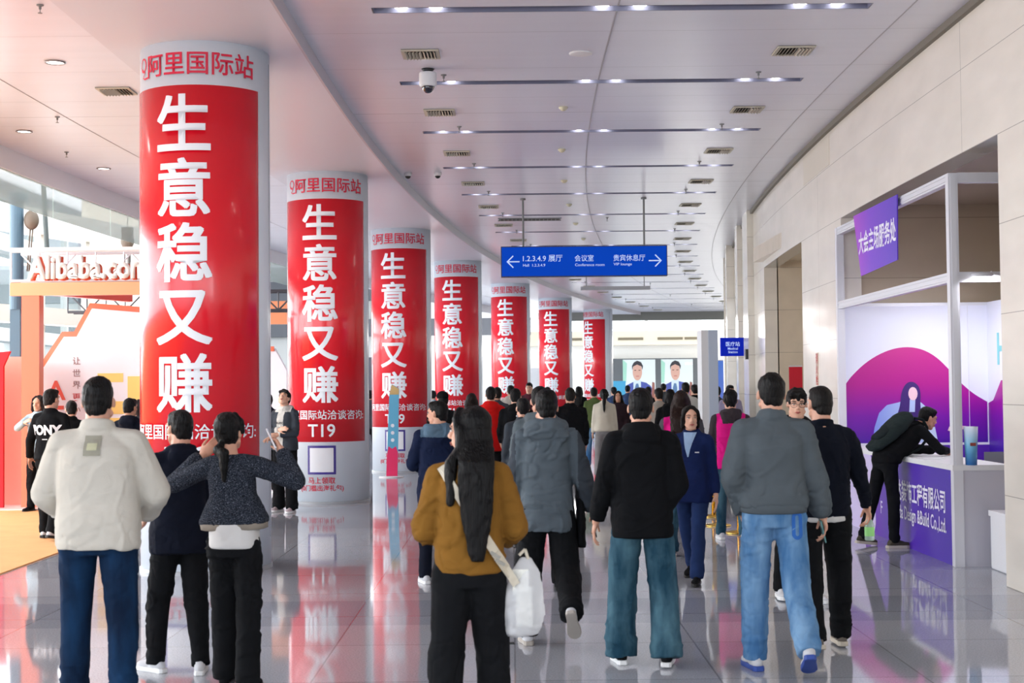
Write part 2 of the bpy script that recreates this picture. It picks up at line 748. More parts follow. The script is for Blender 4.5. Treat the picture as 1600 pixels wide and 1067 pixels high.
# dropped curved band over the columns
g = Geo()
for i in range(67):
    a, c = -2.0 + i, -1.0 + i
    ba, bc = bend(a), bend(c)
    g.prism([(-3.85 + ba, a, ZS), (-2.0 + ba, a, ZS), (-2.0 + bc, c, ZS), (-3.85 + bc, c, ZS)], (0, 0, ZC - ZS + 0.01))
struct('trim_4', g, M_soffit)
g = Geo()
for i in range(67):
    a, c = -2.0 + i, -1.0 + i
    ba, bc = bend(a), bend(c)
    g.prism([(-2.0 + ba, a, ZS - 0.03), (-1.975 + ba, a, ZS - 0.03), (-1.975 + bc, c, ZS - 0.03), (-2.0 + bc, c, ZS - 0.03)], (0, 0, 0.15))
struct('trim_5', g, mat('band_lip', (188, 182, 190), rough=0.4))

# left edge of the ceiling: white bulkhead, then a glass smoke curtain under it
g = Geo()
for i in range(67):
    a, c = -2.0 + i, -1.0 + i
    ba, bc = bend(a), bend(c)
    g.prism([(-7.2 + ba, a, 4.82), (-7.1 + ba, a, 4.82), (-7.1 + bc, c, 4.82), (-7.2 + bc, c, 4.82)], (0, 0, 0.72))
struct('trim_6', g, M_white)
g = Geo()
for i in range(12):
    a = 6.0 + i * 2.6
    c = a + 2.57
    ba, bc = bend(a), bend(c)
    g.prism([(-7.16 + ba, a, 4.36), (-7.145 + ba, a, 4.36), (-7.145 + bc, c, 4.36), (-7.16 + bc, c, 4.36)], (0, 0, 0.46))
struct('window_1', g, M_smoke)

# right wall: bent marble wall with two tall openings
def wall_piece(g, y0, y1, z0, z1, x=XW, t=0.25, mi=0):
    n = max(1, int(round((y1 - y0) / 1.0)))
    for i in range(n):
        a = y0 + (y1 - y0) * i / n
        c = y0 + (y1 - y0) * (i + 1) / n
        ba, bc = bend(a), bend(c)
        g.prism([(x + ba, a, z0), (x + t + ba, a, z0), (x + t + bc, c, z0), (x + bc, c, z0)], (0, 0, z1 - z0), mi)


HO = 3.83
g = Geo()
for (a, c, z0, z1) in ((-2, 12.05, 0, ZC), (12.05, 18.05, HO, ZC), (18.05, 21.0, 0, ZC), (21.0, 25.6, HO, ZC), (25.6, 31.0, 0, ZC),
                       (31.0, 34.5, HO, ZC), (34.5, 64.0, 0, ZC)):
    wall_piece(g, a, c, z0, z1)
# pilasters further along the wall
for (a, c, p) in ((27.6, 28.8, 0.12), (30.2, 31.0, 0.14), (34.5, 35.6, 0.2), (38.0, 39.0, 0.22)):
    wall_piece(g, a, c, 0, ZC, x=XW - p, t=p)
struct('wall_right', g, M_stone)
g = Geo()
for i in range(66):
    a, c = -2.0 + i, -1.0 + i
    ba, bc = bend(a), bend(c)
    g.prism([(XW - 0.05 + ba, a, ZC - 0.07), (XW + ba, a, ZC - 0.07), (XW + bc, c, ZC - 0.07), (XW - 0.05 + bc, c, ZC - 0.07)], (0, 0, 0.07))
struct('trim_7', g, mat('shadow_joint', (120, 114, 104), rough=0.6))

# unseen wall added behind the camera to keep sky light out
g = Geo()
g.box(-7.2, 4.6, -7.4, -7.1, 0, 5.5)
struct('wall_light_block', g, M_stone)

# recess behind the service counter
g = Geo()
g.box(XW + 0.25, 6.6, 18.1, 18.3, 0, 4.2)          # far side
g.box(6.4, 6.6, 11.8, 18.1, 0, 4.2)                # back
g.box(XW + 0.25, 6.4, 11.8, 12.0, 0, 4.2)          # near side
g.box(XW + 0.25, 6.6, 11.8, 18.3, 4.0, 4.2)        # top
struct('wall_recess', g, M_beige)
g = Geo()
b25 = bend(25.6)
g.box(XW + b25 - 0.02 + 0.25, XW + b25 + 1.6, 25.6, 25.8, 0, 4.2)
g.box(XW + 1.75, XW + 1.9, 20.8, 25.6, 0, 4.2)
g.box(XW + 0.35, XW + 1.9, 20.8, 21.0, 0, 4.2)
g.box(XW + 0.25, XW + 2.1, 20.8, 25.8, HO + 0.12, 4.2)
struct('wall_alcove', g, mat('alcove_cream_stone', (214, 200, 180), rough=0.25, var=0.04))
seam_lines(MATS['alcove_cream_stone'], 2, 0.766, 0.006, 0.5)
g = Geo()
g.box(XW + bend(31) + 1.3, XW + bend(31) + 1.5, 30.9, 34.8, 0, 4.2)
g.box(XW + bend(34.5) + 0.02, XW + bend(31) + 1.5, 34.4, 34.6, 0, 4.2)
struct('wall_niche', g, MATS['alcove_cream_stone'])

# far end: grey beam where the ceiling stops, then the taller hall behind it
g = Geo()
g.box(1.5, 13, YEND, YEND + 0.4, 4.74, 5.5)
struct('trim_8', g, mat('beam_grey', (128, 128, 122), rough=0.6))
MW = mat('end_wall_white', (238, 238, 234), rough=0.5)
g = Geo()
g.box(-6, 17, 80.0, 80.3, 0, 4.82)
g.box(-6, 17, 80.0, 80.3, 5.5, 7.4)
for x in (-6, -1.5, 3.0, 7.5, 12.0, 16.8):
    g.box(x, x + 0.16, 80.0, 80.25, 4.82, 5.5)
struct('wall_end', g, MW)
g = Geo()
g.box(0.5, 10.9, 79.1, 80.0, 4.0, 4.8)
struct('trim_9', g, mat('cream_bulkhead', (226, 216, 196), rough=0.6))
for k, (a, b_) in enumerate(((2.0, 3.9), (5.9, 7.3), (8.1, 9.5), (9.6, 10.8))):
    g = Geo()
    g.box(a, b_, 79.06, 79.1, 4.28, 4.42)
    o = obj('air_slot', g, mat('slot_dark', (120, 112, 92), rough=0.7))
    tag(o, ['dark air slot left of the farthest column', 'dark air slot above the left screen', 'dark air slot above the right screen', 'dark air slot at the right end of the far bulkhead'][k], 'vent', 'air slots in the far bulkhead')
# left far wall of the taller hall
g = Geo()
g.box(-34, -5.8, 76, 76.3, 0, 8)
struct('wall_back', g, MW)
g = Geo()
g.box(-34, 1.0, 75.2, 75.8, 4.5, 5.4)
g.box(-34, 1.0, 75.0, 75.8, 6.4, 7.4)
struct('trim_10', g, mat('beam_dark_grey', (122, 124, 130), rough=0.6))
g = Geo()
g.box(-34, 18, 66, 82, 7.4, 7.6)
g.box(-34, -7.3, -4, 66, 8.2, 8.4)
struct('ceiling_upper', g, M_white)
g = Geo()
g.box(14.2, 14.4, 64.0, 80, 0, 7.5)
struct('wall_side_end', g, M_stone)
# beige end wall of the exhibition bay on the left
g = Geo()
g.box(-10.9, -8.3, 36.0, 36.4, 0, 8.2)
struct('wall_bay', g, mat('bay_panel', (222, 216, 200), rough=0.5))
seam_lines(MATS['bay_panel'], 2, 1.3, 0.02, 0.7)

# glazed front on the left
FX = -16.5
g = Geo()
for k in range(15):
    yy = 2 + k * 3.6
    g.box(FX - 0.12, FX + 0.12, yy - 0.09, yy + 0.09, 0, 8.2)
for z, h, t in ((0.0, 0.3, 0.2), (3.35, 0.42, 0.35), (6.2, 0.55, 0.45), (7.9, 0.3, 0.2)):
    g.box(FX - t, FX + t, 0, 54, z, z + h)
fr = struct('window_2', g, mat('window_frame_pale', (206, 208, 204), rough=0.5))
g = Geo()
g.box(FX - 0.012, FX + 0.012, 0, 54, 0.3, 7.9)
tag(obj('pane', g, M_glassy, fr), None)
# planted ground and pale block outside the glass
g = Geo()
g.box(-60, -34, -20, 96, -0.25, -0.05)
struct('ground', g, mat('paving_outside', (225, 228, 222), rough=0.9))
random.seed(5)
for k in range(9):
    yy = 12 + k * 5.2
    gg = Geo()
    gg.cyl((-22, yy, 0), (-22, yy, 2.2), 0.12, 0.08, 10)
    t = obj('tree', gg, mat('bark', (120, 104, 86), rough=0.9))
    tag(t, ['first', 'second', 'third', 'fourth', 'fifth', 'sixth', 'seventh', 'eighth', 'ninth'][k] + ' green street tree from the front, outside the glazed front', 'tree', 'trees outside the left windows')
    cr = Geo()
    for q in range(14):
        a = random.uniform(0, 6.28)
        rr = random.uniform(0, 1.0)
        cr.ell((-22 + rr * math.cos(a), yy + rr * math.sin(a), 2.7 + random.uniform(-0.5, 0.9)), (0.6, 0.6, 0.5), seg=10, ring=6)
    grow('foliage', cr, mat('leaves_outside', (120, 150, 112), rough=0.8, var=0.4, vscale=5), t, 0.16, 1, tuft=0.12)

# ------------------------------------------------------------------ ceiling fittings
def strip_light():
    root = empty('strip_light', (0, 0, 0))
    L = TX1 - TX0
    w = TW / 2
    g = Geo()
    t = 0.012
    zt = 0.12
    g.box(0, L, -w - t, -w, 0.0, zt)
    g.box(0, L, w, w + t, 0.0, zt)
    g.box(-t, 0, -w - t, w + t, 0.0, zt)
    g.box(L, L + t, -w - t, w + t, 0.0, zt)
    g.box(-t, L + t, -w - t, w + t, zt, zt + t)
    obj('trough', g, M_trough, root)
    for x in (0.25, 0.56, L / 2 - 0.17, L / 2 + 0.17, L - 0.62, L - 0.28):
        g = Geo()
        g.lathe([(0.035, 0), (0.065, -0.02), (0.07, -0.05), (0.062, -0.055)], (x, 0.015, zt - 0.008), 16)
        lp = obj('spot_lamp', g, M_trough, root, True)
        g = Geo()
        g.ell((x, 0.030, zt - 0.072), (0.075, 0.045, 0.030), seg=16, ring=6)
        obj('lens', g, M_lamp, lp, True)
    return root


def vent(w=0.38):
    root = empty('ceiling_vent', (0, 0, 0))
    g = Geo()
    g.box(-w / 2, w / 2, -w / 2, w / 2, -0.004, 0.0)
    obj('backing', g, M_ventdark, root)
    g = Geo()
    f = 0.035
    h = w / 2
    for (a, b_, c, d_) in ((-h, h, -h, -h + f), (-h, h, h - f, h), (-h, -h + f, -h + f, h - f), (h - f, h, -h + f, h - f)):
        g.box(a, b_, c, d_, -0.016, -0.004)
    obj('frame', g, M_vent, root)
    g = Geo()
    n = 9
    for k in range(n):
        x = -h + f + (w - 2 * f) * (k + 0.5) / n
        M = Matrix.Translation((x, 0, -0.02)) @ Matrix.Rotation(R(38 if k < n / 2 else -38), 4, 'Y')
        g.box(-0.0015, 0.0015, -h + f, h - f, -0.018, 0.014, M=M)
    obj('louvre', g, M_vent, root)
    return root


def sprinkler():
    root = empty('sprinkler', (0, 0, 0))
    g = Geo()
    g.lathe([(0.032, 0), (0.03, -0.01), (0.012, -0.012), (0.011, -0.04), (0.004, -0.045), (0.004, -0.07), (0.02, -0.072), (0.02, -0.076)], seg=12)
    obj('nozzle', g, M_grey, root, False)
    return root


def bay_word(y):
    k = int(round((y - 12.7) / 3.07))
    return ['nearest', 'second', 'third', 'fourth', 'fifth', 'sixth', 'seventh', 'eighth', 'ninth', 'tenth', 'eleventh', 'twelfth', 'thirteenth', 'fourteenth', 'fifteenth', 'sixteenth', 'seventeenth'][max(0, min(16, k))]


sl = strip_light()
first = True
for k, ty in enumerate(TY):
    if ty < 11 or ty > 64:
        continue
    o = sl if first else copy_tree(sl)
    first = False
    o.location = (TX0 + bend(ty), ty, ZC)
    tag(o, 'recessed white light strip across the ceiling, the %s from the front' % bay_word(ty), 'light', 'recessed strip lights across the ceiling')

vt = vent()
first = True
for side, xx in (('wall', 2.89), ('column', -0.9)):
    for k in range(0, 17):
        yy = 14.36 + 3.07 * k
        if yy > 64:
            continue
        o = vt if first else copy_tree(vt)
        first = False
        o.location = (xx + bend(yy), yy, ZC - 0.001)
        tag(o, 'square louvred ceiling vent on the %s side, %s from the front' % (side, bay_word(yy - 1.66)), 'vent', 'square vents in the ceiling')
for (px, py, w) in ((-5.9, 13.7, 'left vent in the ceiling near the frame edge'), (-4.45, 16.0, 'square vent in the left ceiling beside the first column')):
    o = copy_tree(vt)
    o.location = (px, py, ZC - 0.001)
    tag(o, w, 'vent', 'square vents in the ceiling')
# a long dark grille behind the hanging sign
g = Geo()
g.box(-0.62, 0.62, -0.17, 0.17, -0.012, 0)
lg = obj('ceiling_grille', g, M_ventdark)
lg.location = (0.38, 28.7, ZC - 0.001)
tag(lg, 'long dark mesh grille in the ceiling behind the blue hanging sign', 'vent')
g = Geo()
for k in range(16):
    g.box(-0.6 + k * 0.08, -0.59 + k * 0.08, -0.15, 0.15, -0.016, -0.012)
g.box(-0.64, 0.64, -0.19, -0.17, -0.016, 0)
g.box(-0.64, 0.64, 0.17, 0.19, -0.016, 0)
obj('grille_frame', g, M_grey, lg)

sp = sprinkler()
first = True
for side, xx in (('wall', 2.7), ('column', -0.72), ('middle', 1.3)):
    for k in range(0, 17):
        yy = 15.35 + 3.07 * k
        if side == 'middle':
            if k % 2 or k < 4:
                continue
            yy += 0.9
        if yy > 64:
            continue
        o = sp if first else copy_tree(sp)
        first = False
        o.location = (xx + bend(yy), yy, ZC)
        tag(o, 'small ceiling sprinkler on the %s side, %s from the front' % (side, bay_word(yy - 2.6)), 'sprinkler', 'ceiling sprinklers')
for (xx, yy) in ((-3.97 - 0.15, 12.4), (-5.6, 17.5), (-6.3, 20.1), (-5.5, 23.9)):
    o = copy_tree(sp)
    o.location = (xx, yy, ZC)
    tag(o, {12.4: 'small sprinkler above the first column, at the top edge', 17.5: 'small sprinkler midway along the left ceiling', 20.1: 'small sprinkler above the lifting tower on the left', 23.9: 'small sprinkler close to the first column, far along the left ceiling'}[yy], 'sprinkler', 'sprinklers left of the columns')


# smoke detectors down the middle
def detector():
    g = Geo()
    g.lathe([(0.055, 0), (0.055, -0.015), (0.04, -0.03), (0.025, -0.045), (0.0, -0.05)], seg=16)
    o = obj('smoke_detector', g, mat('detector_cream', (206, 202, 176), rough=0.5), None, True)
    return o


dt = detector()
for k in range(9):
    o = dt if k == 0 else copy_tree(dt)
    yy = 17.2 + 3.07 * k
    o.location = (0.62 + bend(yy), yy, ZC)
    tag(o, 'small cream smoke detector on the ceiling, %s behind the round speaker' % ['first', 'second', 'third', 'fourth', 'fifth', 'sixth', 'seventh', 'eighth', 'ninth'][k], 'smoke detector', 'smoke detectors along the ceiling')
g = Geo()
g.lathe([(0.12, 0), (0.12, -0.008), (0.1, -0.014), (0.0, -0.016)], seg=32)
o = obj('ceiling_speaker', g, M_white, None, True)
o.location = (0.73, 14.41, ZC)
tag(o, 'round white ceiling speaker in the nearest ceiling panel', 'speaker')

# round downlights left of the columns
g = Geo()
g.lathe([(0.085, 0.0), (0.105, -0.004), (0.108, -0.012), (0.088, -0.014), (0.086, 0.0)], seg=28, cap=False)
dl = obj('downlight', g, mat('downlight_ring', (150, 140, 140), rough=0.3, metal=0.5), None, True)
g = Geo()
g.lathe([(0.085, -0.004), (0.0, -0.005)], seg=28)
obj('lens', g, M_lamp, dl)
for k, (xx, yy) in enumerate(((-4.69, 14.58), (-6.34, 18.46), (-6.21, 21.62), (-5.2, 27.0), (-4.7, 11.2))):
    o = dl if k == 0 else copy_tree(dl)
    o.location = (xx, yy, ZC)
    tag(o, ['round downlight nearest the first column', 'round downlight near the left frame edge', 'round downlight just left of the first column, further in',
            'round downlight far between the first two columns', 'round downlight above the first column'][k], 'light', 'round downlights')


# cameras
def small_cam():
    g = Geo()
    g.lathe([(0.06, 0), (0.06, -0.03), (0.05, -0.05)], seg=18)
    o = obj('dome_camera', g, M_white, None, True)
    g = Geo()
    g.ell((0, 0, -0.05), (0.045, 0.045, 0.04), seg=16, ring=8)
    obj('dome', g, M_dark, o, True)
    return o


g = Geo()
g.cyl((0, 0, 0), (0, 0, -0.03), 0.07, 0.05, 20)
pc = obj('dome_camera', g, M_dark, None, True)
pc.location = (-0.87, 15.07, ZC)
g = Geo()
g.lathe([(0.05, -0.03), (0.09, -0.04), (0.094, -0.06), (0.094, -0.17), (0.09, -0.185), (0.07, -0.19)], seg=28)
obj('housing', g, M_white, pc, True)
g = Geo()
g.ell((0, 0, -0.19), (0.068, 0.068, 0.07), seg=24, ring=10)
g.cyl((0, 0, -0.17), (0, 0, -0.2), 0.072, 0.07, 24)
obj('dome', g, mat('camera_dome', (12, 14, 34), rough=0.08, coat=1.0), pc, True)
tag(pc, 'large white speed-dome security camera hanging from the ceiling', 'camera')
sc0 = small_cam()
for k, (xx, yy, lab) in enumerate(((-1.62, 22.4, 'left of a pair of small dome cameras on the ceiling'), (-1.15, 22.4, 'right of a pair of small dome cameras on the ceiling'),
                                   (-0.2, 38.5, 'small dome camera on the ceiling beyond the blue sign'), (1.1, 43, 'small dome camera far down the ceiling'))):
    o = sc0 if k == 0 else copy_tree(sc0)
    o.location = (xx, yy, ZC)
    tag(o, lab, 'camera')

# ------------------------------------------------------------------ wrapped columns
RC = 0.62
COLS = [(-2.98, 13.85, 52), (-2.83, 21.9, 60), (-2.30, 29.6, 56), (-1.40, 37.1, 57), (-0.04, 45.3, 56), (1.62, 52.9, 55), (3.70, 61.0, 28)]
M_wrap = mat('white_vinyl', (226, 234, 243), rough=0.28, spec=0.5)
M_red = mat('red_vinyl', (222, 14, 36), rough=0.22, spec=0.5, coat=0.3)
M_ink = mat('white_print', (226, 232, 240), rough=0.35)
M_redink = mat('crimson_print', (206, 18, 60), rough=0.4)
M_purple = mat('purple_print', (54, 38, 130), rough=0.4)
BLACKC = mat('blank_code_panel', (222, 224, 230), rough=0.4)


def arc_panel(g, a0, a1, z0, z1, r, t=0.004, n=40):
    rs = []
    for i in range(n + 1):
        a = a0 + (a1 - a0) * i / n
        s, c = math.sin(a), math.cos(a)
        rs.append([Vector((s * (r - t), -c * (r - t), z0)), Vector((s * r, -c * r, z0)), Vector((s * r, -c * r, z1)), Vector((s * (r - t), -c * (r - t), z1))])
    g.rings(rs, True)


def bent_text(name, s, size, m, parent, ac, z, r, bold, maxw=None, spacing=1.0, hs=1.0):
    me = text_mesh(s, size, bold * 0.35, spacing, maxw, cut=0.035)
    # heavier strokes: the same outline laid down again, nudged sideways and up
    e = bold * size * 0.62
    bm = bmesh.new()
    for k, (dx, dy) in enumerate(((e, e), (-e, e), (e, -e), (-e, -e))):
        t = me.copy()
        t.transform(Matrix.Translation((dx, dy, k * 0.0009)))
        bm.from_mesh(t)
        bpy.data.meshes.remove(t)
    bm.to_mesh(me)
    bm.free()
    for v in me.vertices:
        a = ac + v.co.x / r
        q = r + v.co.z
        v.co = Vector((math.sin(a) * q, -math.cos(a) * q, z + v.co.y * hs))
    return link(name, me, m, parent)


def arc_ribbon(pts, w):
    """flat ribbon polygon strip following pts in the XY plane"""
    g = Geo()
    n = len(pts)
    rows = []
    for i in range(n):
        a = Vector(pts[max(0, i - 1)])
        b_ = Vector(pts[min(n - 1, i + 1)])
        d = (b_ - a).normalized()
        p = Vector((-d.y, d.x))
        rows.append((Vector(pts[i]) + p * w / 2, Vector(pts[i]) - p * w / 2))
    for i in range(n - 1):
        g.add([rows[i][0].to_3d(), rows[i][1].to_3d(), rows[i + 1][1].to_3d(), rows[i + 1][0].to_3d()], [(0, 1, 2, 3)])
    return g


def build_column(right_deg):
    root = empty('column', (0, 0, 0))
    g = Geo()
    g.lathe([(RC, 0.0), (RC, ZS)], seg=72)
    sh = obj('shaft', g, M_wrap, root, True)
    for p in sh.data.polygons:
        if abs(p.normal.z) > 0.9:
            p.use_smooth = False
    g = Geo()
    g.lathe([(RC + 0.012, 0.0), (RC + 0.012, 0.035), (RC, 0.04)], seg=72, cap=False)
    obj('base_ring', g, mat('base_ring_grey', (150, 154, 160), rough=0.4), root, True)
    a1 = R(right_deg)
    a0 = a1 - 1.50 / RC
    ac = (a0 + a1) / 2
    g = Geo()
    arc_panel(g, a0, a1, 0.93, 4.58, RC + 0.006)
    obj('red_banner', g, M_red, root, True)
    # vinyl seam down the right-hand side
    g = Geo()
    arc_panel(g, a1 + R(24), a1 + R(24.7), 0.3, 4.9, RC + 0.003, n=2)
    obj('seam', g, mat('seam_grey', (150, 156, 166), rough=0.5), root)
    r = RC + 0.009
    at_ = ac - R(3)
    zs = [4.23, 3.62, 3.01, 2.40, 1.79]
    for ch, z in zip('生意稳又赚', zs):
        bent_text('slogan_character', ch, 0.575, M_ink, root, at_, z, r, 0.021)
    bent_text('header_lettering', '阿里国际站', 0.235, M_redink, root, ac + R(11), 4.79, RC + 0.006, 0.012, maxw=1.13)
    # swirl mark in front of the header lettering
    pts = []
    for k in range(22):
        t = R(200 - k * 17)
        pts.append((0.055 * math.cos(t), 0.062 * math.sin(t) + 0.03))
    pts += [(0.03, -0.045), (-0.01, -0.09), (0.03, -0.105), (0.09, -0.1)]
    gg = arc_ribbon(pts, 0.017)
    xo = -0.66
    gg.xf(lambda p: Vector((math.sin(ac + R(11) + (p.x + xo) / RC) * (RC + 0.006), -math.cos(ac + R(11) + (p.x + xo) / RC) * (RC + 0.006), 4.79 + p.y)))
    link('swirl_mark', gg.mesh('swirl'), M_redink, root)
    bent_text('contact_lettering', '阿里国际站洽谈咨询:', 0.15, M_ink, root, ac + R(2), 1.335, r, 0.010, maxw=1.36)
    bent_text('stand_number', 'T19', 0.265, M_ink, root, ac - R(1), 1.10, r, 0.014)
    # framed panel (its code is left blank)
    g = Geo()
    arc_panel(g, ac - 0.215 / RC - R(1), ac + 0.215 / RC - R(1), 0.445, 0.875, RC + 0.004, n=12)
    obj('code_frame', g, M_purple, root)
    g = Geo()
    arc_panel(g, ac - 0.18 / RC - R(1), ac + 0.18 / RC - R(1), 0.48, 0.84, RC + 0.007, n=12)
    obj('code_panel', g, BLACKC, root)
    bent_text('note_lettering', '马上领取', 0.105, M_redink, root, ac - R(1), 0.355, RC + 0.005, 0.010)
    bent_text('note_lettering', '(0门槛出海礼包)', 0.095, M_redink, root, ac - R(1), 0.235, RC + 0.005, 0.010)
    return root


CN = ['nearest round column wrapped in a red banner, behind the man in the dark hoodie', 'second round column with red banner, framed square and small print in full view',
      'third red-wrapped column, with a narrow blue sign standing in front', 'fourth red-wrapped column, behind the man in the black cap',
      'fifth red-wrapped column, behind the person in the red jacket', 'sixth red-wrapped column in the row', 'farthest red-wrapped column, nearest the two screens']
for k, (x, y, ra) in enumerate(COLS):
    c = build_column(ra)
    c.location = (x, y, 0)
    c.rotation_euler = (0, 0, math.atan2(x, y) * -1)
    tag(c, CN[k], 'column', 'red wrapped columns')

# ------------------------------------------------------------------ hanging direction sign
M_blue = mat('sign_blue', (0, 64, 190), rough=0.6, spec=0.1, emit=(0, 84, 220), estr=0.12)
M_signtxt = mat('sign_lettering', (205, 225, 255), rough=0.4, emit=(190, 215, 255), estr=0.15)
hs = empty('hanging_sign', (1.31, 25.5, 3.97), 'long blue hanging direction sign with white arrows and lettering', 'sign', rz=R(0.5))
W2, H2 = 1.495, 0.275
g = Geo()
g.box(-W2, W2, -0.02, 0.14, -H2, H2)
obj('sign_case', g, mat('sign_case', (16, 26, 70), rough=0.4), hs)
g = Geo()
g.box(-W2 + 0.015, W2 - 0.015, -0.024, -0.02, -H2 + 0.015, H2 - 0.015)
obj('sign_face', g, M_blue, hs)
for x in (-1.09, 1.09):
    g = Geo()
    g.cyl((x, 0.06, H2), (x, 0.06, ZC - 3.97 - 0.01), 0.018, seg=12)
    g.cyl((x, 0.06, ZC - 3.97 - 0.03), (x, 0.06, ZC - 3.97), 0.05, seg=14)
    obj('hanging_rod', g, M_grey, hs)


def arrow(parent, x, d):
    g = Geo()
    w = 0.022
    L = 0.22
    y0, y1 = -0.03, -0.025
    g.box(x - L / 2, x + L / 2, y0, y1, -w / 2, w / 2)
    for s in (1, -1):
        M = Matrix.Translation((x + d * L / 2, 0, 0)) @ Matrix.Rotation(R(45 * s) * d, 4, 'Y')
        a, b_ = (-0.15, 0.008) if d > 0 else (-0.008, 0.15)
        g.box(a, b_, y0, y1, -w / 2, w / 2, M=M)
    obj('arrow', g, M_signtxt, parent)


arrow(hs, -1.27, -1)
arrow(hs, 1.27, 1)
F = -0.027
put_text('hall_lettering', '1.2.3.4.9 展厅', 0.135, M_signtxt, hs, face_to((-0.745, F, 0.055)), 0.006, maxw=0.71)
put_text('hall_lettering', 'Hall  1.2.3.4.9', 0.068, M_signtxt, hs, face_to((-0.90, F, -0.065)), 0.008, maxw=0.40)
put_text('conference_lettering', '会议室', 0.125, M_signtxt, hs, face_to((0.0, F, 0.055)), 0.006, maxw=0.34)
put_text('conference_lettering', 'Conference room', 0.068, M_signtxt, hs, face_to((0.10, F, -0.065)), 0.008, maxw=0.53)
put_text('lounge_lettering', '贵宾休息厅', 0.125, M_signtxt, hs, face_to((0.81, F, 0.055)), 0.006, maxw=0.57)
put_text('lounge_lettering', 'VIP lounge', 0.068, M_signtxt, hs, face_to((0.69, F, -0.065)), 0.008, maxw=0.33)

# second, unlit hanging board seen edge-on far behind it
g = Geo()
g.box(-1.0, 1.0, -0.1, 0.1, -0.05, 0.05)
g.box(-0.85, -0.82, -0.01, 0.01, 0.05, 0.55)
g.box(0.82, 0.85, -0.01, 0.01, 0.05, 0.55)
o = obj('hanging_rail', g, mat('rail_pale', (170, 168, 172), rough=0.5))
o.location = (3.0, 41.0, 4.55)
tag(o, 'pale horizontal rail hanging under the ceiling beyond the blue sign', 'rail')

# medical station sign projecting from the wall
my = 29.4
mxx = XW + bend(my)
ms = empty('medical_sign', (mxx, my, 0), 'small blue medical station sign projecting from the marble wall', 'sign')
g = Geo()
g.box(-0.56, -0.06, -0.04, 0.04, 2.32, 2.70)
obj('sign_board', g, mat('medical_blue', (10, 34, 180), rough=0.6, spec=0.1, emit=(10, 40, 190), estr=0.1), ms)
g = Geo()
g.box(-0.06, 0.0, -0.02, 0.02, 2.36, 2.66)
obj('bracket', g, M_grey, ms)
put_text('sign_lettering', '医疗站', 0.10, M_signtxt, ms, face_to((-0.31, -0.043, 2.57)), 0.01, maxw=0.29)
put_text('sign_lettering', 'Medical', 0.07, M_signtxt, ms, face_to((-0.31, -0.043, 2.475)), 0.012)
put_text('sign_lettering', 'Station', 0.07, M_signtxt, ms, face_to((-0.31, -0.043, 2.405)), 0.012)

# red vertical lettering and small plates on the wall
g = Geo()
g.box(-0.01, 0, -0.07, 0.07, 1.70, 2.16)
fh = obj('hydrant_plate', g, mat('hydrant_plate', (226, 205, 190), rough=0.4))
fh.location = (XW + bend(19.8), 19.8, 0)
tag(fh, 'narrow wall plate with red vertical lettering by the booth', 'sign')
for k, ch in enumerate('消火栓'):
    M = Matrix.Translation((-0.013, 0, 2.08 - k * 0.15)) @ Matrix.Rotation(R(-90), 4, 'Z') @ Matrix.Rotation(R(90), 4, 'X')
    put_text('plate_lettering', ch, 0.15, mat('plate_red', (190, 60, 50), rough=0.5), fh, M, 0.015)
g = Geo()
g.box(-0.05, 0, -0.07, 0.07, 2.22, 2.42)
o = obj('wall_speaker', g, M_dark)
o.location = (XW + bend(27.7) - 0.12, 27.75, 0)
tag(o, 'small black box fixed on the wall right of the medical sign', 'box')
# access panel joint high on the wall
g = Geo()
wall_piece(g, 18.7, 20.7, 4.62, 5.02, x=-0.005, t=0.005)
o = obj('access_panel', g, mat('panel_cream', (218, 210, 194), rough=0.25))
o.location = (XW + 0.0, 0, 0)
tag(o, 'flat cream access panel high on the marble wall under the ceiling', 'panel')

# ------------------------------------------------------------------ service booth in the recess
BX = XW + 0.02
b = empty('service_booth', (BX, 13.4, 0), 'white-framed service booth with purple and pink backdrop set in the wall recess', 'booth')
Y0, Y1, XD = 0.0, 4.62, 1.85
g = Geo()
p = 0.045
g.box(-p, p, -p, p, 0.0, 3.70)
g.box(-p + 0.02, p - 0.02, -p - 0.006, -p, 0.95, 3.66)
obj('corner_post', g, M_alu, b)
g = Geo()
g.box(-p, p, Y1 - p, Y1 + p, 0.0, 3.70)
obj('corner_post', g, M_alu, b)
for z in (3.62, 2.68):
    g = Geo()
    g.box(-p + 0.01, p - 0.01, p, Y1 - p, z - 0.01, z + 0.085)
    g.box(-p, p, p, Y1 - p, z + 0.01, z + 0.02)
    g.box(-p, p, p, Y1 - p, z + 0.055, z + 0.065)
    obj('front_beam', g, M_alu, b)
    g = Geo()
    g.box(p, XD, -p + 0.01, p - 0.01, z - 0.01, z + 0.085)
    obj('side_beam', g, M_alu, b)
g = Geo()
g.box(p, XD + 0.04, Y1 - 0.03, Y1 + 0.03, 2.70, 2.74)
obj('back_beam', g, M_alu, b)


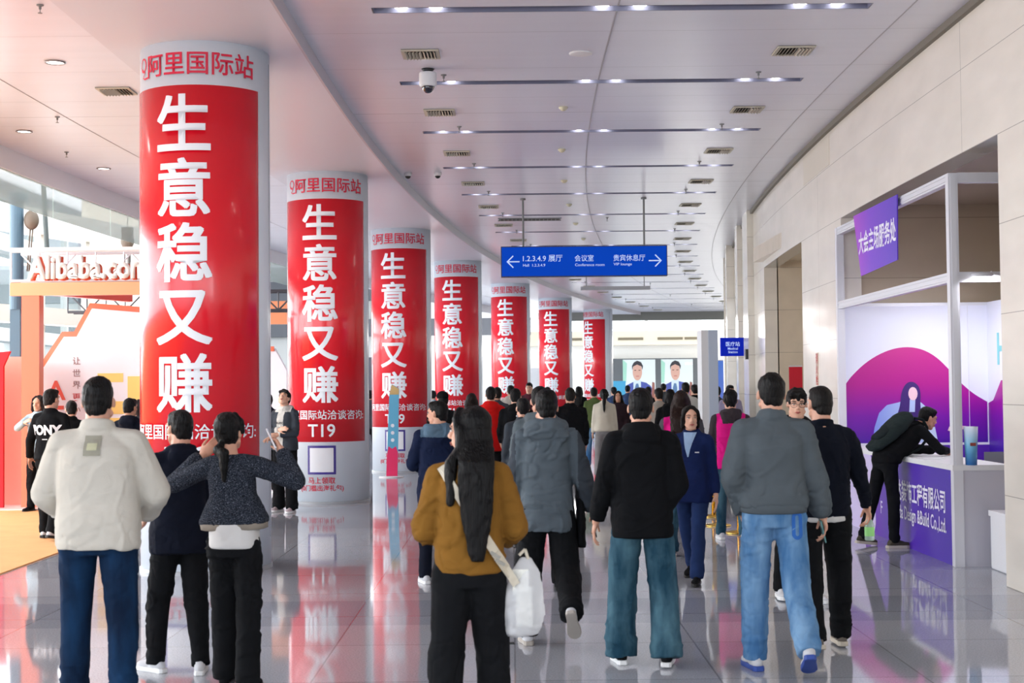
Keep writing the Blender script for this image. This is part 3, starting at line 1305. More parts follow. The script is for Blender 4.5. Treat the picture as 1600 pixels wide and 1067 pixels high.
def ramp_mat(name, stops, axis='X', rough=0.4, lo=0.0, hi=1.0):
    m = mat(name, (255, 255, 255), rough=rough)
    nt, bb, N, L = nodes_of(m)
    tc = N('ShaderNodeTexCoord')
    sx = N('ShaderNodeSeparateXYZ')
    L(tc.outputs['Object'], sx.inputs[0])
    mr = N('ShaderNodeMapRange')
    mr.inputs['From Min'].default_value = lo
    mr.inputs['From Max'].default_value = hi
    L(sx.outputs['XYZ'.index(axis)], mr.inputs[0])
    rp = N('ShaderNodeValToRGB')
    cr = rp.color_ramp
    cr.elements[0].position, cr.elements[0].color = stops[0][0], lin(stops[0][1])
    cr.elements[1].position, cr.elements[1].color = stops[-1][0], lin(stops[-1][1])
    for (q, c) in stops[1:-1]:
        e = cr.elements.new(q)
        e.color = lin(c)
    L(mr.outputs[0], rp.inputs[0])
    L(rp.outputs[0], bb.inputs['Base Color'])
    return m


# printed backdrop: white board, magenta hill, figure with long hair (flat printing)
M_board = mat('backdrop_white', (226, 228, 242), rough=0.45)
M_magenta = ramp_mat('backdrop_magenta', [(0.0, (64, 26, 160)), (0.3, (120, 14, 160)), (0.6, (176, 0, 136)), (1.0, (196, 0, 128))], 'Z', lo=0.9, hi=2.25)
g = Geo()
g.box(p, XD, Y1 - 0.02, Y1 + 0.01, 0.05, 2.70)
bd = obj('backdrop', g, M_board, b)
yF = Y1 - 0.024


def flat_poly(name, pts, m, parent, y):
    g = Geo()
    g.prism([(x, y, z) for x, z in pts], (0, 0.003, 0))
    return obj(name, g, m, parent)


hill = [(p, 0.95), (p, 1.72), (0.12, 1.82), (0.3, 1.99), (0.52, 2.12), (0.75, 2.185), (0.98, 2.17), (1.18, 2.07), (1.35, 1.9), (1.5, 1.72),
        (1.66, 1.58), (1.83, 1.48), (1.83, 0.95)]


def rounded(pts, keep, n=2):
    """corner-cutting on an open run of outline points"""
    for _ in range(n):
        o = [pts[0]]
        for a, c in zip(pts[:-1], pts[1:]):
            o += [(a[0] * 0.75 + c[0] * 0.25, a[1] * 0.75 + c[1] * 0.25), (a[0] * 0.25 + c[0] * 0.75, a[1] * 0.25 + c[1] * 0.75)]
        pts = o + [pts[-1]]
    return pts + keep


hill = rounded(hill[1:-1], [(1.83, 0.95), (p, 0.95)])
flat_poly('hill_print', hill, M_magenta, bd, yF)
flat_poly('rail_print', [(p, 0.94), (XD, 0.94), (XD, 0.97), (p, 0.97)], mat('rail_white', (235, 235, 240), rough=0.4), bd, yF - 0.004)
flat_poly('skirt_print', [(p, 0.05), (XD, 0.05), (XD, 0.94), (p, 0.94)], mat('backdrop_violet', (88, 32, 168), rough=0.5), bd, yF - 0.001)
# figure
M_robe = ramp_mat('figure_robe', [(0.0, (120, 140, 225)), (1.0, (205, 225, 245))], 'X', lo=0.3, hi=1.2)
M_fhair = mat('figure_hair', (58, 22, 110), rough=0.5)
M_fskin = mat('figure_skin', (244, 204, 214), rough=0.5)
cx0 = 0.86
flat_poly('robe_print', [(0.37, 0.97), (0.40, 1.17), (0.46, 1.35), (0.56, 1.45), (0.70, 1.48), (0.84, 1.52), (0.98, 1.49), (1.08, 1.40), (1.16, 1.18), (1.20, 0.97),
                         (0.60, 0.97), (0.57, 1.15), (0.50, 0.97)], M_robe, bd, yF - 0.004)
hairp = [(cx0 - 0.16, 1.18), (cx0 - 0.175, 1.32), (cx0 - 0.13, 1.45), (cx0 - 0.12, 1.60), (cx0 - 0.06, 1.72), (cx0 + 0.02, 1.75), (cx0 + 0.10, 1.70), (cx0 + 0.13, 1.60),
         (cx0 + 0.12, 1.45), (cx0 + 0.14, 1.30), (cx0 + 0.10, 1.17), (cx0 + 0.04, 1.12), (cx0 - 0.06, 1.12)]
hairp = rounded(hairp + [hairp[0]], [])
flat_poly('hair_print', hairp, M_fhair, bd, yF - 0.007)
flat_poly('neck_print', [(cx0 - 0.02, 1.36), (cx0 + 0.05, 1.36), (cx0 + 0.06, 1.52), (cx0 - 0.01, 1.52)], M_robe, bd, yF - 0.010)
flat_poly('face_print', [(cx0 + 0.03 + 0.058 * math.cos(R(a)), 1.59 + 0.085 * math.sin(R(a))) for a in range(0, 360, 24)], M_fskin, bd, yF - 0.012)
flat_poly('hand_print', [(0.50, 0.90), (0.55, 0.90), (0.58, 0.98), (0.52, 1.0)], M_fskin, bd, yF - 0.012)
flat_poly('hand_print', [(1.32, 1.12), (1.42, 1.10), (1.52, 1.14), (1.60, 1.12), (1.58, 1.17), (1.44, 1.19), (1.34, 1.17)], M_fskin, bd, yF - 0.012)
g = Geo()
g.box(1.60, 1.605, Y1 - 0.03, Y1 - 0.022, 0.97, 2.70)
obj('panel_joint', g, M_alu, bd)
# right-hand back wall of the booth with a big letter
g = Geo()
g.box(XD, XD + 0.03, 0.2, Y1 + 0.01, 0.05, 2.74)
bw = obj('side_backdrop', g, M_board, b)
Ms = Matrix.Translation((XD - 0.004, Y1 - 0.55, 2.14)) @ Matrix.Rotation(R(-90), 4, 'Z') @ Matrix.Rotation(R(90), 4, 'X')
put_text('letter', 'H', 0.55, mat('letter_teal', (120, 200, 205), rough=0.4), bw, Ms, 0.02)
g = Geo()
g.prism([(XD - 0.004, Y1, 0.1), (XD - 0.004, Y1, 1.46), (XD - 0.004, Y1 - 0.2, 1.50), (XD - 0.004, Y1 - 0.5, 1.75), (XD - 0.004, 0.3, 1.7), (XD - 0.004, 0.3, 0.1)], (0.003, 0, 0))
obj('hill_print', g, M_magenta, bw)

# counter along the wall line
ct = empty('service_counter', (BX, 13.4, 0), 'white-topped counter with a purple lettered front along the booth', 'counter')
CF = -0.055
g = Geo()
g.box(CF, 0.5, -0.05, 4.4, 0.90, 0.95)
obj('counter_top', g, M_white, ct)
g = Geo()
g.box(CF + 0.02, CF + 0.05, -0.03, 4.38, 0.0, 0.90)
M_violet = ramp_mat('counter_violet', [(0.0, (66, 30, 170)), (0.55, (84, 30, 176)), (1.0, (150, 40, 190))], 'Y', lo=0.0, hi=4.4)
cf = obj('front_panel', g, M_violet, ct)
g = Geo()
g.box(CF + 0.05, 0.48, -0.03, 0.0, 0.0, 0.90)
obj('end_panel', g, mat('end_panel_grey', (200, 198, 208), rough=0.5), ct)
# white wave printed on the far end of the front
g = Geo()
wp = []
for k in range(0, 19):
    z = 0.9 * k / 18
    wp.append((CF + 0.017, 3.15 + 0.22 * math.sin(z * 6.0 + 0.6), z))
wp += [(CF + 0.017, 4.36, 0.9), (CF + 0.017, 4.36, 0.0)]
g.prism(wp, (0.002, 0, 0))
obj('wave_print', g, mat('wave_lavender', (214, 200, 240), rough=0.4), cf)
g = Geo()
g.prism([(CF + 0.015, 3.0 + 0.12 * math.cos(R(a)), 0.18 + 0.16 * math.sin(R(a))) for a in range(0, 360, 20)], (0.002, 0, 0))
obj('dot_print', g, mat('wave_lavender', (214, 200, 240)), cf)
Mx = lambda y, z: Matrix.Translation((CF + 0.016, y, z)) @ Matrix.Rotation(R(-90), 4, 'Z') @ Matrix.Rotation(R(90), 4, 'X')
M_prt = mat('counter_lettering', (238, 236, 250), rough=0.4)
put_text('front_lettering', '达装饰工程有限公司', 0.235, M_prt, cf, Mx(1.12, 0.58), 0.018, maxw=1.72)
put_text('front_lettering', 'anda Design &Build Co.,Ltd.', 0.20, M_prt, cf, Mx(1.14, 0.335), 0.010, maxw=1.80)
put_text('front_lettering', 'F', 0.20, M_prt, cf, Mx(2.62, 0.335), 0.010)

# hanging purple banner
pb = empty('purple_banner', (XW - 0.05, 15.9, 0), 'purple board with white lettering hung on the booth top beam', 'sign')
g = Geo()
ys0, ys1 = 1.02, -0.90
g.prism([(0, ys0, 3.72), (0, ys1, 3.72), (-0.0, ys1 + 0.03, 3.03), (-0.0, ys0 - 0.32, 2.98)], (-0.012, 0, 0))
M_pb = ramp_mat('banner_purple', [(0.0, (84, 40, 190)), (0.6, (120, 50, 205)), (1.0, (170, 60, 205))], 'Y', lo=-0.9, hi=1.0)
bo = obj('banner_board', g, M_pb, pb)
Mt = Matrix.Translation((-0.0135, -0.03, 3.36)) @ Matrix.Rotation(R(-90), 4, 'Z') @ Matrix.Rotation(R(90), 4, 'X')
put_text('banner_lettering', '大会主场服务处', 0.27, M_prt, pb, Mt, 0.022, maxw=1.62, sx=1)

# lamp, cup, papers, foam box
g = Geo()
al = empty('arm_spotlight', (BX + 0.62, 13.4, 2.66), 'small white arm spotlight fixed to the booth side beam', 'lamp')
g.cyl((0, 0, 0), (-0.28, -0.05, 0.10), 0.011, seg=10)
g.cyl((0, 0, 0.0), (0, 0, 0.03), 0.02, seg=10)
obj('arm', g, M_alu, al)
g = Geo()
g.ell((-0.37, -0.07, 0.075), (0.11, 0.055, 0.028))
obj('lamp_head', g, M_alu, al, True)
g = Geo()
g.ell((-0.37, -0.07, 0.056), (0.085, 0.04, 0.012))
obj('lens', g, M_lamp, al, True)
sp_l = area('spotlight_beam', (BX + 0.25, 13.34, 2.70), (R(35), 0, R(-12)), 0.16, 0.08, 8, (0.96, 0.95, 1.0))
for k_, (x_, y_) in enumerate(((BX + 0.9, 15.3), (BX + 1.2, 16.8))):
    sp_m = area('booth_fill_light', (x_, y_, 2.66), (R(20), 0, 0), 0.9, 0.1, 8, (0.94, 0.93, 1.0))  # added fill lamps that brighten the backdrop, no real fitting
g = Geo()
g.lathe([(0.052, 0), (0.066, 0.36), (0.062, 0.36), (0.05, 0.01)], seg=28)
cu = obj('display_bucket', g, ramp_mat('bucket_print', [(0.0, (50, 120, 200)), (0.5, (120, 190, 225)), (1.0, (200, 205, 220))], 'Z', lo=0.0, hi=0.36), None, True)
cu.location = (BX + 0.13, 13.38, 0.95)
tag(cu, 'tall pale blue tapered container standing on the counter corner', 'container')
for k, z in enumerate((0.23, 0.17, 0.12)):
    bt = text_mesh(['SERVICE', 'SERVICE', 'SERVICE'][k] if False else '|||||', 0.03, 0.02)
    bpy.data.meshes.remove(bt)
g = Geo()
g.box(-0.06, 0.06, -0.001, 0.0, 0.16, 0.22)
o = obj('printed_label', g, mat('label_brown', (150, 70, 60), rough=0.5), cu)
o.location = (0, -0.0615, 0)
o.scale = (0.45, 1, 0.5)
o.location = (0, -0.062, 0.1)
g = Geo()
g.box(-0.28, 0.28, -0.24, 0.24, 0, 0.52)
fb = obj('foam_box', g, mat('foam_white', (232, 232, 236), rough=0.7, bump=0.1), None)
md = fb.modifiers.new('b', 'BEVEL')
md.width = 0.02
md.segments = 3
fb.location = (BX + 0.52, 12.98, 0)
tag(fb, 'white foam box standing on the floor beside the counter end', 'box')
g = Geo()
g.box(-0.29, 0.29, -0.25, 0.25, 0.49, 0.54)
o = obj('lid', g, MATS['foam_white'], fb)
random.seed(3)
for k, (x, y) in enumerate(((0.12, 1.15), (0.2, 1.6), (0.1, 1.9), (0.2, 2.4))):
    g = Geo()
    g.box(-0.105, 0.105, -0.148, 0.148, 0, 0.004)
    o = obj('paper_sheet', g, M_white)
    o.location = (BX + x, 13.4 + y, 0.951)
    o.rotation_euler = (0, 0, random.uniform(-0.4, 0.4))
    tag(o, ['white sheet on the counter nearest the blue container', 'white sheet under the hands of the leaning man', 'white sheet left of the hands of the leaning man', 'white sheet at the far part of the counter'][k], 'paper', 'papers on the counter')
g = Geo()
g.box(-0.2, 0.2, -0.14, 0.14, 0, 0.012)
lp = obj('laptop', g, M_dark)
lp.location = (BX + 1.0, 14.9, 0.74)
tag(lp, 'dark laptop on the desk inside the booth, right of the blue container', 'laptop')
g = Geo()
g.box(-0.2, 0.2, 0.13, 0.142, 0.012, 0.25)
obj('screen', g, mat('laptop_lid_grey', (130, 132, 140), rough=0.4), lp)
g = Geo()
g.box(0, 0.75, 0, 1.6, 0.70, 0.74)
g.box(0.02, 0.05, 0.02, 1.58, 0, 0.70)
g.box(0.70, 0.73, 0.02, 1.58, 0, 0.70)
dk = obj('desk', g, M_white)
dk.location = (BX + 0.72, 14.2, 0)
tag(dk, 'plain white desk inside the booth behind the counter', 'desk')

# red roll-up banner in the alcove and blue one in the far doorway
def rollup(x, y, w, h, m1, lab, rz=0.0, m2=None):
    r = empty('roll_up_banner', (x, y, 0), lab, 'banner', rz=rz)
    g = Geo()
    g.box(-w / 2, w / 2, -0.004, 0.004, 0.06, h)
    obj('printed_sheet', g, m1, r)
    g = Geo()
    g.box(-w / 2 - 0.02, w / 2 + 0.02, -0.07, 0.07, 0, 0.07)
    obj('base', g, M_alu, r)
    g = Geo()
    g.cyl((0, 0.03, 0.05), (0, 0.01, h), 0.008, seg=8)
    g.cyl((-w / 2, 0, h), (w / 2, 0, h), 0.012, seg=8)
    obj('pole', g, M_alu, r)
    return r


rollup(4.66, 23.4, 0.22, 2.02, ramp_mat('rollup_red', [(0.0, (60, 140, 140)), (0.45, (70, 150, 150)), (0.5, (190, 30, 50)), (1.0, (205, 20, 48))], 'Z', lo=0, hi=2.0),
       'narrow red and teal roll-up banner in the wall alcove')
rollup(4.72, 33.0, 0.36, 2.3, ramp_mat('rollup_blue', [(0.0, (120, 120, 210)), (1.0, (70, 120, 215))], 'Z', lo=0, hi=2.2), 'blue roll-up banner seen right of the white gate frame')

# white gate frame standing in the hall
gt = empty('gate_frame', (3.76, 26.3, 0), 'tall white exhibition gate post with a pale blue face', 'gate')
g = Geo()
g.box(-0.27, -0.14, -0.1, 0.5, 0, 2.74)
obj('side_post', g, M_white, gt)
g = Geo()
g.box(-0.14, 0.03, -0.12, 0.5, 0, 2.74)
obj('front_post', g, mat('gate_face', (186, 198, 218), rough=0.4), gt)

# queue posts
g = Geo()
g.lathe([(0.165, 0), (0.165, 0.012), (0.15, 0.022), (0.04, 0.035), (0.026, 0.05)], seg=32)
M_brass = mat('brass', (214, 178, 92), rough=0.22, metal=1.0)


def stanchion():
    r = empty('queue_post', (0, 0, 0))
    g = Geo()
    g.lathe([(0.165, 0), (0.165, 0.012), (0.15, 0.022), (0.04, 0.035), (0.026, 0.05)], seg=32)
    obj('base', g, M_brass, r, True)
    g = Geo()
    g.lathe([(0.026, 0.04), (0.026, 0.88), (0.034, 0.885), (0.034, 0.95), (0.02, 0.965)], seg=20)
    obj('post', g, M_brass, r, True)
    return r


sq = stanchion()
SQ = [(2.62, 18.7, 'brass queue post farther back, behind the woman in navy'), (2.50, 17.5, 'brass queue post nearest the woman in navy'), (2.62, 16.6, 'brass queue post beside the white sneakers of the pink-vested man')]
for k, (x, y, lab) in enumerate(SQ):
    o = sq if k == 0 else copy_tree(sq)
    o.location = (x, y, 0)
    tag(o, lab, 'queue post')
for k in range(2):
    a, c = Vector(SQ[k][:2]), Vector(SQ[k + 1][:2])
    g = Geo()
    d = (c - a).normalized()
    n = Vector((-d.y, d.x)) * 0.002
    L_ = (c - a).length
    a2, c2 = a + d * 0.034, c - d * 0.034
    g.prism([(a2.x - n.x, a2.y - n.y, 0.89), (c2.x - n.x, c2.y - n.y, 0.89), (c2.x - n.x, c2.y - n.y, 0.94), (a2.x - n.x, a2.y - n.y, 0.94)], (2 * n.x, 2 * n.y, 0))
    o = obj('queue_belt', g, mat('belt_red', (170, 20, 36), rough=0.7))
    tag(o, ['red belt between the two farther brass queue posts', 'red belt between the two nearer brass queue posts'][k], 'belt')

# leaning blue floor sign in front of the third column
bs = empty('floor_sign', (-2.36, 27.6, 0), 'narrow blue and pink standing sign in front of the third column', 'sign')
g = Geo()
g.prism([(-0.10, 0, 0.02), (0.12, 0, 0.02), (0.16, 0, 1.72), (0.02, 0, 1.80), (-0.03, 0, 1.60)], (0, 0.05, 0))
obj('sign_board', g, mat('floor_sign_blue', (92, 170, 205), rough=0.35), bs)
g = Geo()
g.prism([(-0.099, -0.003, 0.025), (0.119, -0.003, 0.025), (0.128, -0.003, 0.48), (0.09, -0.003, 0.60), (0.02, -0.003, 0.55), (-0.05, -0.003, 0.60), (-0.085, -0.003, 0.42)], (0, 0.003, 0))
obj('pink_print', g, mat('floor_sign_pink', (226, 40, 100), rough=0.4), bs)
g = Geo()
g.prism([(-0.028, -0.003, 1.6), (0.155, -0.003, 1.6), (0.159, -0.003, 1.71), (0.02, -0.003, 1.795)], (0, 0.003, 0))
obj('gold_print', g, mat('floor_sign_gold', (200, 170, 110), rough=0.4), bs)
for k, ch in enumerate(('广告', '位')):
    put_text('sign_lettering', ch, 0.09, M_ink, bs, face_to((0.06, -0.006, 1.42 - k * 0.12)), 0.01) if False else None
for k in range(3):
    g = Geo()
    g.lathe([(0.035, 0), (0.035, 0.002)], seg=16)
    o = obj('round_print', g, M_ink, bs)
    o.rotation_euler = (R(90), 0, 0)
    o.location = (0.03, -0.001, 0.72 + k * 0.14)
g = Geo()
g.lathe([(0.24, 0), (0.24, 0.015), (0.2, 0.02)], seg=30)
obj('base_plate', g, M_white, bs, True)

# ------------------------------------------------------------------ far screens
scr = empty('screen_wall', (8.1, 79.6, 0), 'dark wall panel at the far end holding two lit screens', 'screen wall')
g = Geo()
g.box(-2.45, 2.45, 0, 0.4, 0, 3.26)
obj('dark_panel', g, mat('screen_surround', (84, 88, 92), rough=0.5), scr)


def screen(x0, x1, lab):
    w = x1 - x0
    g = Geo()
    g.box(0, w, -0.05, 0.0, 0.7, 3.2)
    s = obj('video_screen', g, mat('screen_back', (120, 124, 125), emit=(226, 240, 246), estr=0.3))
    s.location = (x0, 79.58, 0)
    tag(s, lab, 'screen')
    def fp(name, pts, rgb, y, e=0.28):
        g = Geo()
        g.prism([(x * w, y, z) for x, z in pts], (0, 0.004, 0))
        return obj(name, g, mat('screen_%d_%d_%d' % rgb, tuple(v // 2 for v in rgb), emit=rgb, estr=e), s)
    fp('green_edge', [(0, 1.9), (0.1, 1.9), (0.13, 3.0), (0, 3.2)], (170, 230, 210), -0.055)
    fp('suit_picture', [(0.02, 0.7), (0.02, 1.55), (0.12, 1.78), (0.35, 1.98), (0.55, 1.98), (0.72, 1.90), (0.85, 1.72), (0.92, 1.5), (0.95, 0.7)], (62, 80, 170), -0.056)
    fp('shirt_picture', [(0.32, 0.8), (0.32, 1.98), (0.42, 2.08), (0.55, 2.05), (0.55, 1.2)], (215, 235, 245), -0.062)
    fp('tie_picture', [(0.38, 0.9), (0.36, 1.6), (0.40, 1.86), (0.47, 1.86), (0.50, 1.6), (0.48, 0.9)], (80, 120, 170), -0.068)
    fp('face_picture', [(0.445 + 0.145 * math.cos(R(a)), 2.52 + 0.52 * math.sin(R(a)) * (1 if math.sin(R(a)) > 0 else 0.95)) for a in range(0, 360, 20)], (222, 176, 160), -0.070)
    fp('hair_picture', [(0.29, 2.62), (0.28, 2.85), (0.34, 3.04), (0.44, 3.14), (0.56, 3.06), (0.62, 2.84), (0.60, 2.62), (0.57, 2.82), (0.44, 2.92), (0.32, 2.82)], (40, 40, 50), -0.076)
    for ex in (0.38, 0.51):
        fp('eye_picture', [(ex - 0.03, 2.58), (ex + 0.03, 2.58), (ex + 0.03, 2.62), (ex - 0.03, 2.62)], (70, 50, 50), -0.078)
    fp('mouth_picture', [(0.40, 2.25), (0.50, 2.25), (0.50, 2.29), (0.40, 2.29)], (190, 100, 100), -0.078)
    fp('flag_picture', [(0.86, 0.9), (0.98, 0.9), (0.97, 1.9), (0.90, 1.95)], (150, 90, 80), -0.064)
    return s


s1 = screen(6.18, 8.0, 'left of two lit screens showing a man in a blue suit')
s2 = screen(8.32, 10.1, 'right of two lit screens showing a man in a blue suit')
put_text('screen_lettering', 'ECNE', 0.17, mat('screen_white', (250, 250, 250), emit=(250, 250, 250), estr=0.4), s2, face_to((1.55, -0.08, 2.95)), 0.01)

# ------------------------------------------------------------------ left exhibition bay
g = Geo()
g.box(-15.5, -4.85, 4.0, 20.6, 0.0, 0.012)
o = struct('floor_carpet', g, mat('orange_carpet', (232, 168, 108), rough=0.95, bump=0.3, bscale=300, var=0.06, vscale=3))
g = Geo()
g.box(-16.0, -6.7, 20.6, 34.0, 0.0, 0.03)
struct('floor_platform', g, mat('platform_pale', (232, 218, 214), rough=0.25))

M_or = mat('orange_trim', (238, 118, 84), rough=0.4)
M_orange_beam = mat('orange_beam', (244, 158, 112), rough=0.4)
M_pink = mat('salmon_panel', (240, 178, 160), rough=0.45)
TYP = 21.0
# header truss with letters
tr = empty('sign_truss', (-7.4, TYP, 3.30), 'white truss header with raised lettering and an orange beam', 'truss')
g = Geo()
LX = 3.75
for z in (0.06, 0.50):
    for yy in (0.0, 0.42):
        g.cyl((0, yy, z), (LX, yy, z), 0.022, seg=8)
n = 9
for k in range(n):
    x0, x1 = LX * k / n, LX * (k + 1) / n
    g.cyl((x0, 0.42, 0.06 if k % 2 else 0.5), (x1, 0.42, 0.5 if k % 2 else 0.06), 0.012, seg=6)
    g.cyl((x0, 0, 0.06), (x0, 0, 0.5), 0.012, seg=6)
obj('truss_frame', g, M_alu, tr)
g = Geo()
g.box(0, LX, -0.06, 0.06, -0.16, 0.03)
obj('orange_beam', g, M_orange_beam, tr)
g = Geo()
g.box(0, LX, -0.05, 0.05, 0.50, 0.55)
obj('top_rail', g, M_white, tr)
put_text('raised_lettering', 'Alibaba.com', 0.46, mat('lettering_white', (250, 244, 240), rough=0.4), tr, face_to((1.16, -0.05, 0.25)), 0.035, maxw=1.78, thick=0.05)
put_text('lettering_edge', 'Alibaba.com', 0.46, mat('lettering_edge', (226, 96, 70), rough=0.4), tr, face_to((1.18, -0.005, 0.235)), 0.045, maxw=1.78, thick=0.02)
# post and side beam
g = Geo()
g.box(-0.13, 0.13, -0.10, 0.10, 0.0, 3.14)
o = obj('orange_post', g, M_or)
o.location = (-7.1, TYP + 0.05, 0)
tag(o, 'orange upright post under the left end of the truss', 'post')
g = Geo()
g.box(-0.09, 0.09, -0.10, 0.10, 0.0, 3.0)
o = obj('orange_post', g, mat('orange_post_pale', (246, 170, 150), rough=0.4))
o.location = (-7.65, 28.5, 0)
tag(o, 'paler orange upright post further back beside the first column', 'post')
g = Geo()
M = Matrix.Translation((-7.02, TYP + 0.46, 3.18)) @ Matrix.Rotation(R(68), 4, 'Z')
g.box(0, 2.0, -0.06, 0.06, 0.0, 0.16, M=M)
o = obj('orange_crossbeam', g, mat('crossbeam_red', (232, 96, 84), rough=0.4))
tag(o, 'orange-red beam running back from the truss post', 'beam')
# dark lighting truss behind
g = Geo()
for z in (3.15, 3.5):
    for yy in (25.6, 25.95):
        g.cyl((-8.0, yy, z), (-3.2, yy, z), 0.025, seg=8)
for k in range(14):
    x = -8.0 + k * 0.345
    g.cyl((x, 25.6, 3.15 if k % 2 else 3.5), (x + 0.345, 25.6, 3.5 if k % 2 else 3.15), 0.015, seg=6)
    g.cyl((x, 25.6, 3.15), (x, 25.6, 3.5), 0.012, seg=6)
for x in (-6.5, -5.0, -3.6):
    g.cyl((x, 25.78, 3.5), (x, 25.78, 5.115), 0.012, seg=6)
o = obj('lighting_truss', g, mat('truss_dark', (66, 68, 74), rough=0.5))
tag(o, 'dark lighting truss behind the first column', 'truss')

# chain hoists
def hoist(x, y, z, lab):
    r = empty('chain_hoist', (x, y, z), lab, 'hoist')
    g = Geo()
    g.box(-0.10, 0.10, -0.06, 0.06, -0.10, 0.06)
    g.ell((0, 0, -0.2), (0.13, 0.09, 0.15))
    obj('motor', g, mat('hoist_brown', (104, 92, 80), rough=0.6), r)
    g = Geo()
    g.cyl((0.03, 0, -0.3), (0.03, 0, 3.85 - z), 0.035, seg=8)
    g.cyl((-0.05, 0, -0.3), (-0.05, 0, 3.85 - z), 0.012, seg=8)
    g.cyl((0, 0, 0.06), (0, 0, 8.2 - z), 0.008, seg=6)
    obj('chain', g, mat('chain_dark', (96, 92, 88), rough=0.5), r)
    return r


hoist(-7.25, 26.8, 4.75, 'brown chain hoist hanging left of the first column')
g = Geo()
g.cyl((0, 0, 0), (0, 0, 1.85), 0.11, seg=20)
g.box(-0.06, 0.14, -0.12, 0.12, 1.75, 1.88)
tw = obj('lifting_tower', g, mat('tower_blue', (74, 102, 120), rough=0.5))
tw.location = (-8.0, 22.95, 3.05)
tag(tw, 'dark blue lifting tower rising above the truss at the left edge', 'tower')
g = Geo()
g.ell((0.24, 0, 1.45), (0.12, 0.10, 0.16))
g.cyl((0.26, 0, 1.3), (0.2, 0, 0.62), 0.012, seg=8)
g.cyl((0.22, 0, 1.3), (0.17, 0, 0.62), 0.012, seg=8)
obj('motor', g, mat('hoist_brown', (104, 92, 80)), tw, True)
g = Geo()
g.box(-0.08, 0.08, -0.08, 0.08, -3.02, 0)
obj('mast', g, mat('tower_blue', (74, 102, 120)), tw)
# ceiling struts (dark slanted rods in front of the glazing)
for k, (x, y, z0, z1, dx) in enumerate(((-8.3, 25.0, 3.95, 5.35, -0.10), (-7.75, 29.5, 3.95, 5.35, -0.14))):
    g = Geo()
    g.cyl((x + 0.12, y, z0 + 0.25), (x + dx, y, 8.2), 0.045, seg=10)
    o = obj('hanging_strut', g, mat('strut_dark', (70, 80, 80), rough=0.5))
    tag(o, ['slanted dark rod above the truss, nearer the left edge', 'slanted dark rod above the truss, nearer the first column'][k], 'rod')
# pale cross beam of the glazing seen behind
g = Geo()
M = Matrix.Translation((-12.0, 24, 0)) @ Matrix.Rotation(R(72), 4, 'Z')
g.box(0, 12, -0.25, 0.25, 5.05, 5.55, M=M)
g.box(0, 12, -0.2, 0.2, 3.15, 3.5, M=M)
for k in range(8):
    g.box(k * 1.6, k * 1.6 + 0.14, -0.06, 0.06, 0, 5.1, M=M)
struct('window_3', g, mat('window_frame_warm', (212, 208, 196), rough=0.5))

# booth walls with printed panels
def booth_block():
    r = empty('exhibition_stand', (-7.45, 22.3, 0), 'white exhibition stand with orange outline and yellow print, left of the first column', 'stand')
    g = Geo()
    g.box(-0.32, 0.08, -0.9, -0.2, 0.03, 2.25)
    obj('salmon_block', g, M_pink, r)
    prof = [(0.1, 0.03), (0.1, 2.10), (0.42, 2.58), (0.62, 2.58), (0.86, 3.02), (2.6, 2.86), (2.6, 0.03)]
    g = Geo()
    g.prism([(x, 0, z) for x, z in prof], (0, 0.028, 0))
    w = obj('wall_panel', g, mat('stand_white', (240, 240, 246), rough=0.4), r)
    g = Geo()
    pr2 = [(0.02, 0.03), (0.02, 2.13), (0.38, 2.66), (0.57, 2.66), (0.82, 3.11), (2.66, 2.95), (2.66, 0.03)]
    g.prism([(x, 0.03, z) for x, z in pr2], (0, 0.2, 0))
    g.box(2.1, 2.13, -0.02, 0.0, 1.1, 2.78)
    obj('orange_edging', g, M_or, r)
    ye = mat('print_yellow', (250, 216, 120), rough=0.5)
    g = Geo()
    for (a, b_, c, d_) in ((0.95, 1.35, 1.86, 2.0), (0.95, 1.15, 1.62, 1.8), (0.95, 1.55, 1.36, 1.56), (0.95, 1.9, 1.0, 1.3), (1.42, 1.9, 1.4, 1.95)):
        g.box(a, b_, -0.006, 0, c, d_)
    obj('yellow_print', g, ye, w)
    put_text('red_lettering', 'A', 0.42, mat('print_red', (226, 96, 80), rough=0.5), w, face_to((0.30, -0.008, 1.74)), 0.02)
    g = Geo()
    g.box(0.14, 0.42, -0.008, 0, 1.44, 1.50)
    obj('red_print', g, mat('print_red', (226, 96, 80)), w)
    for k, ch in enumerate('让世界更小'):
        put_text('small_lettering', ch, 0.13, mat('print_grey', (150, 120, 120), rough=0.5) if k != 3 else mat('print_red2', (200, 70, 70)), w, face_to((0.62, -0.008, 2.20 - k * 0.19)), 0.01)
    # side block of the platform
    g = Geo()
    g.box(-0.9, -0.34, -0.85, -0.4, 0.03, 1.05)
    obj('low_wall', g, mat('stand_white', (240, 240, 246)), r)
    return r


booth_block()
g = Geo()
g.prism([(-8.25, 20.9, 0), (-7.48, 20.9, 0), (-7.48, 20.9, 2.1), (-7.38, 20.9, 2.32), (-8.25, 20.9, 2.24)], (0, 0.06, 0))
o = obj('red_drape', g, mat('red_cloth', (214, 10, 30), rough=0.7))
tag(o, 'bright red board at the left frame edge', 'board')

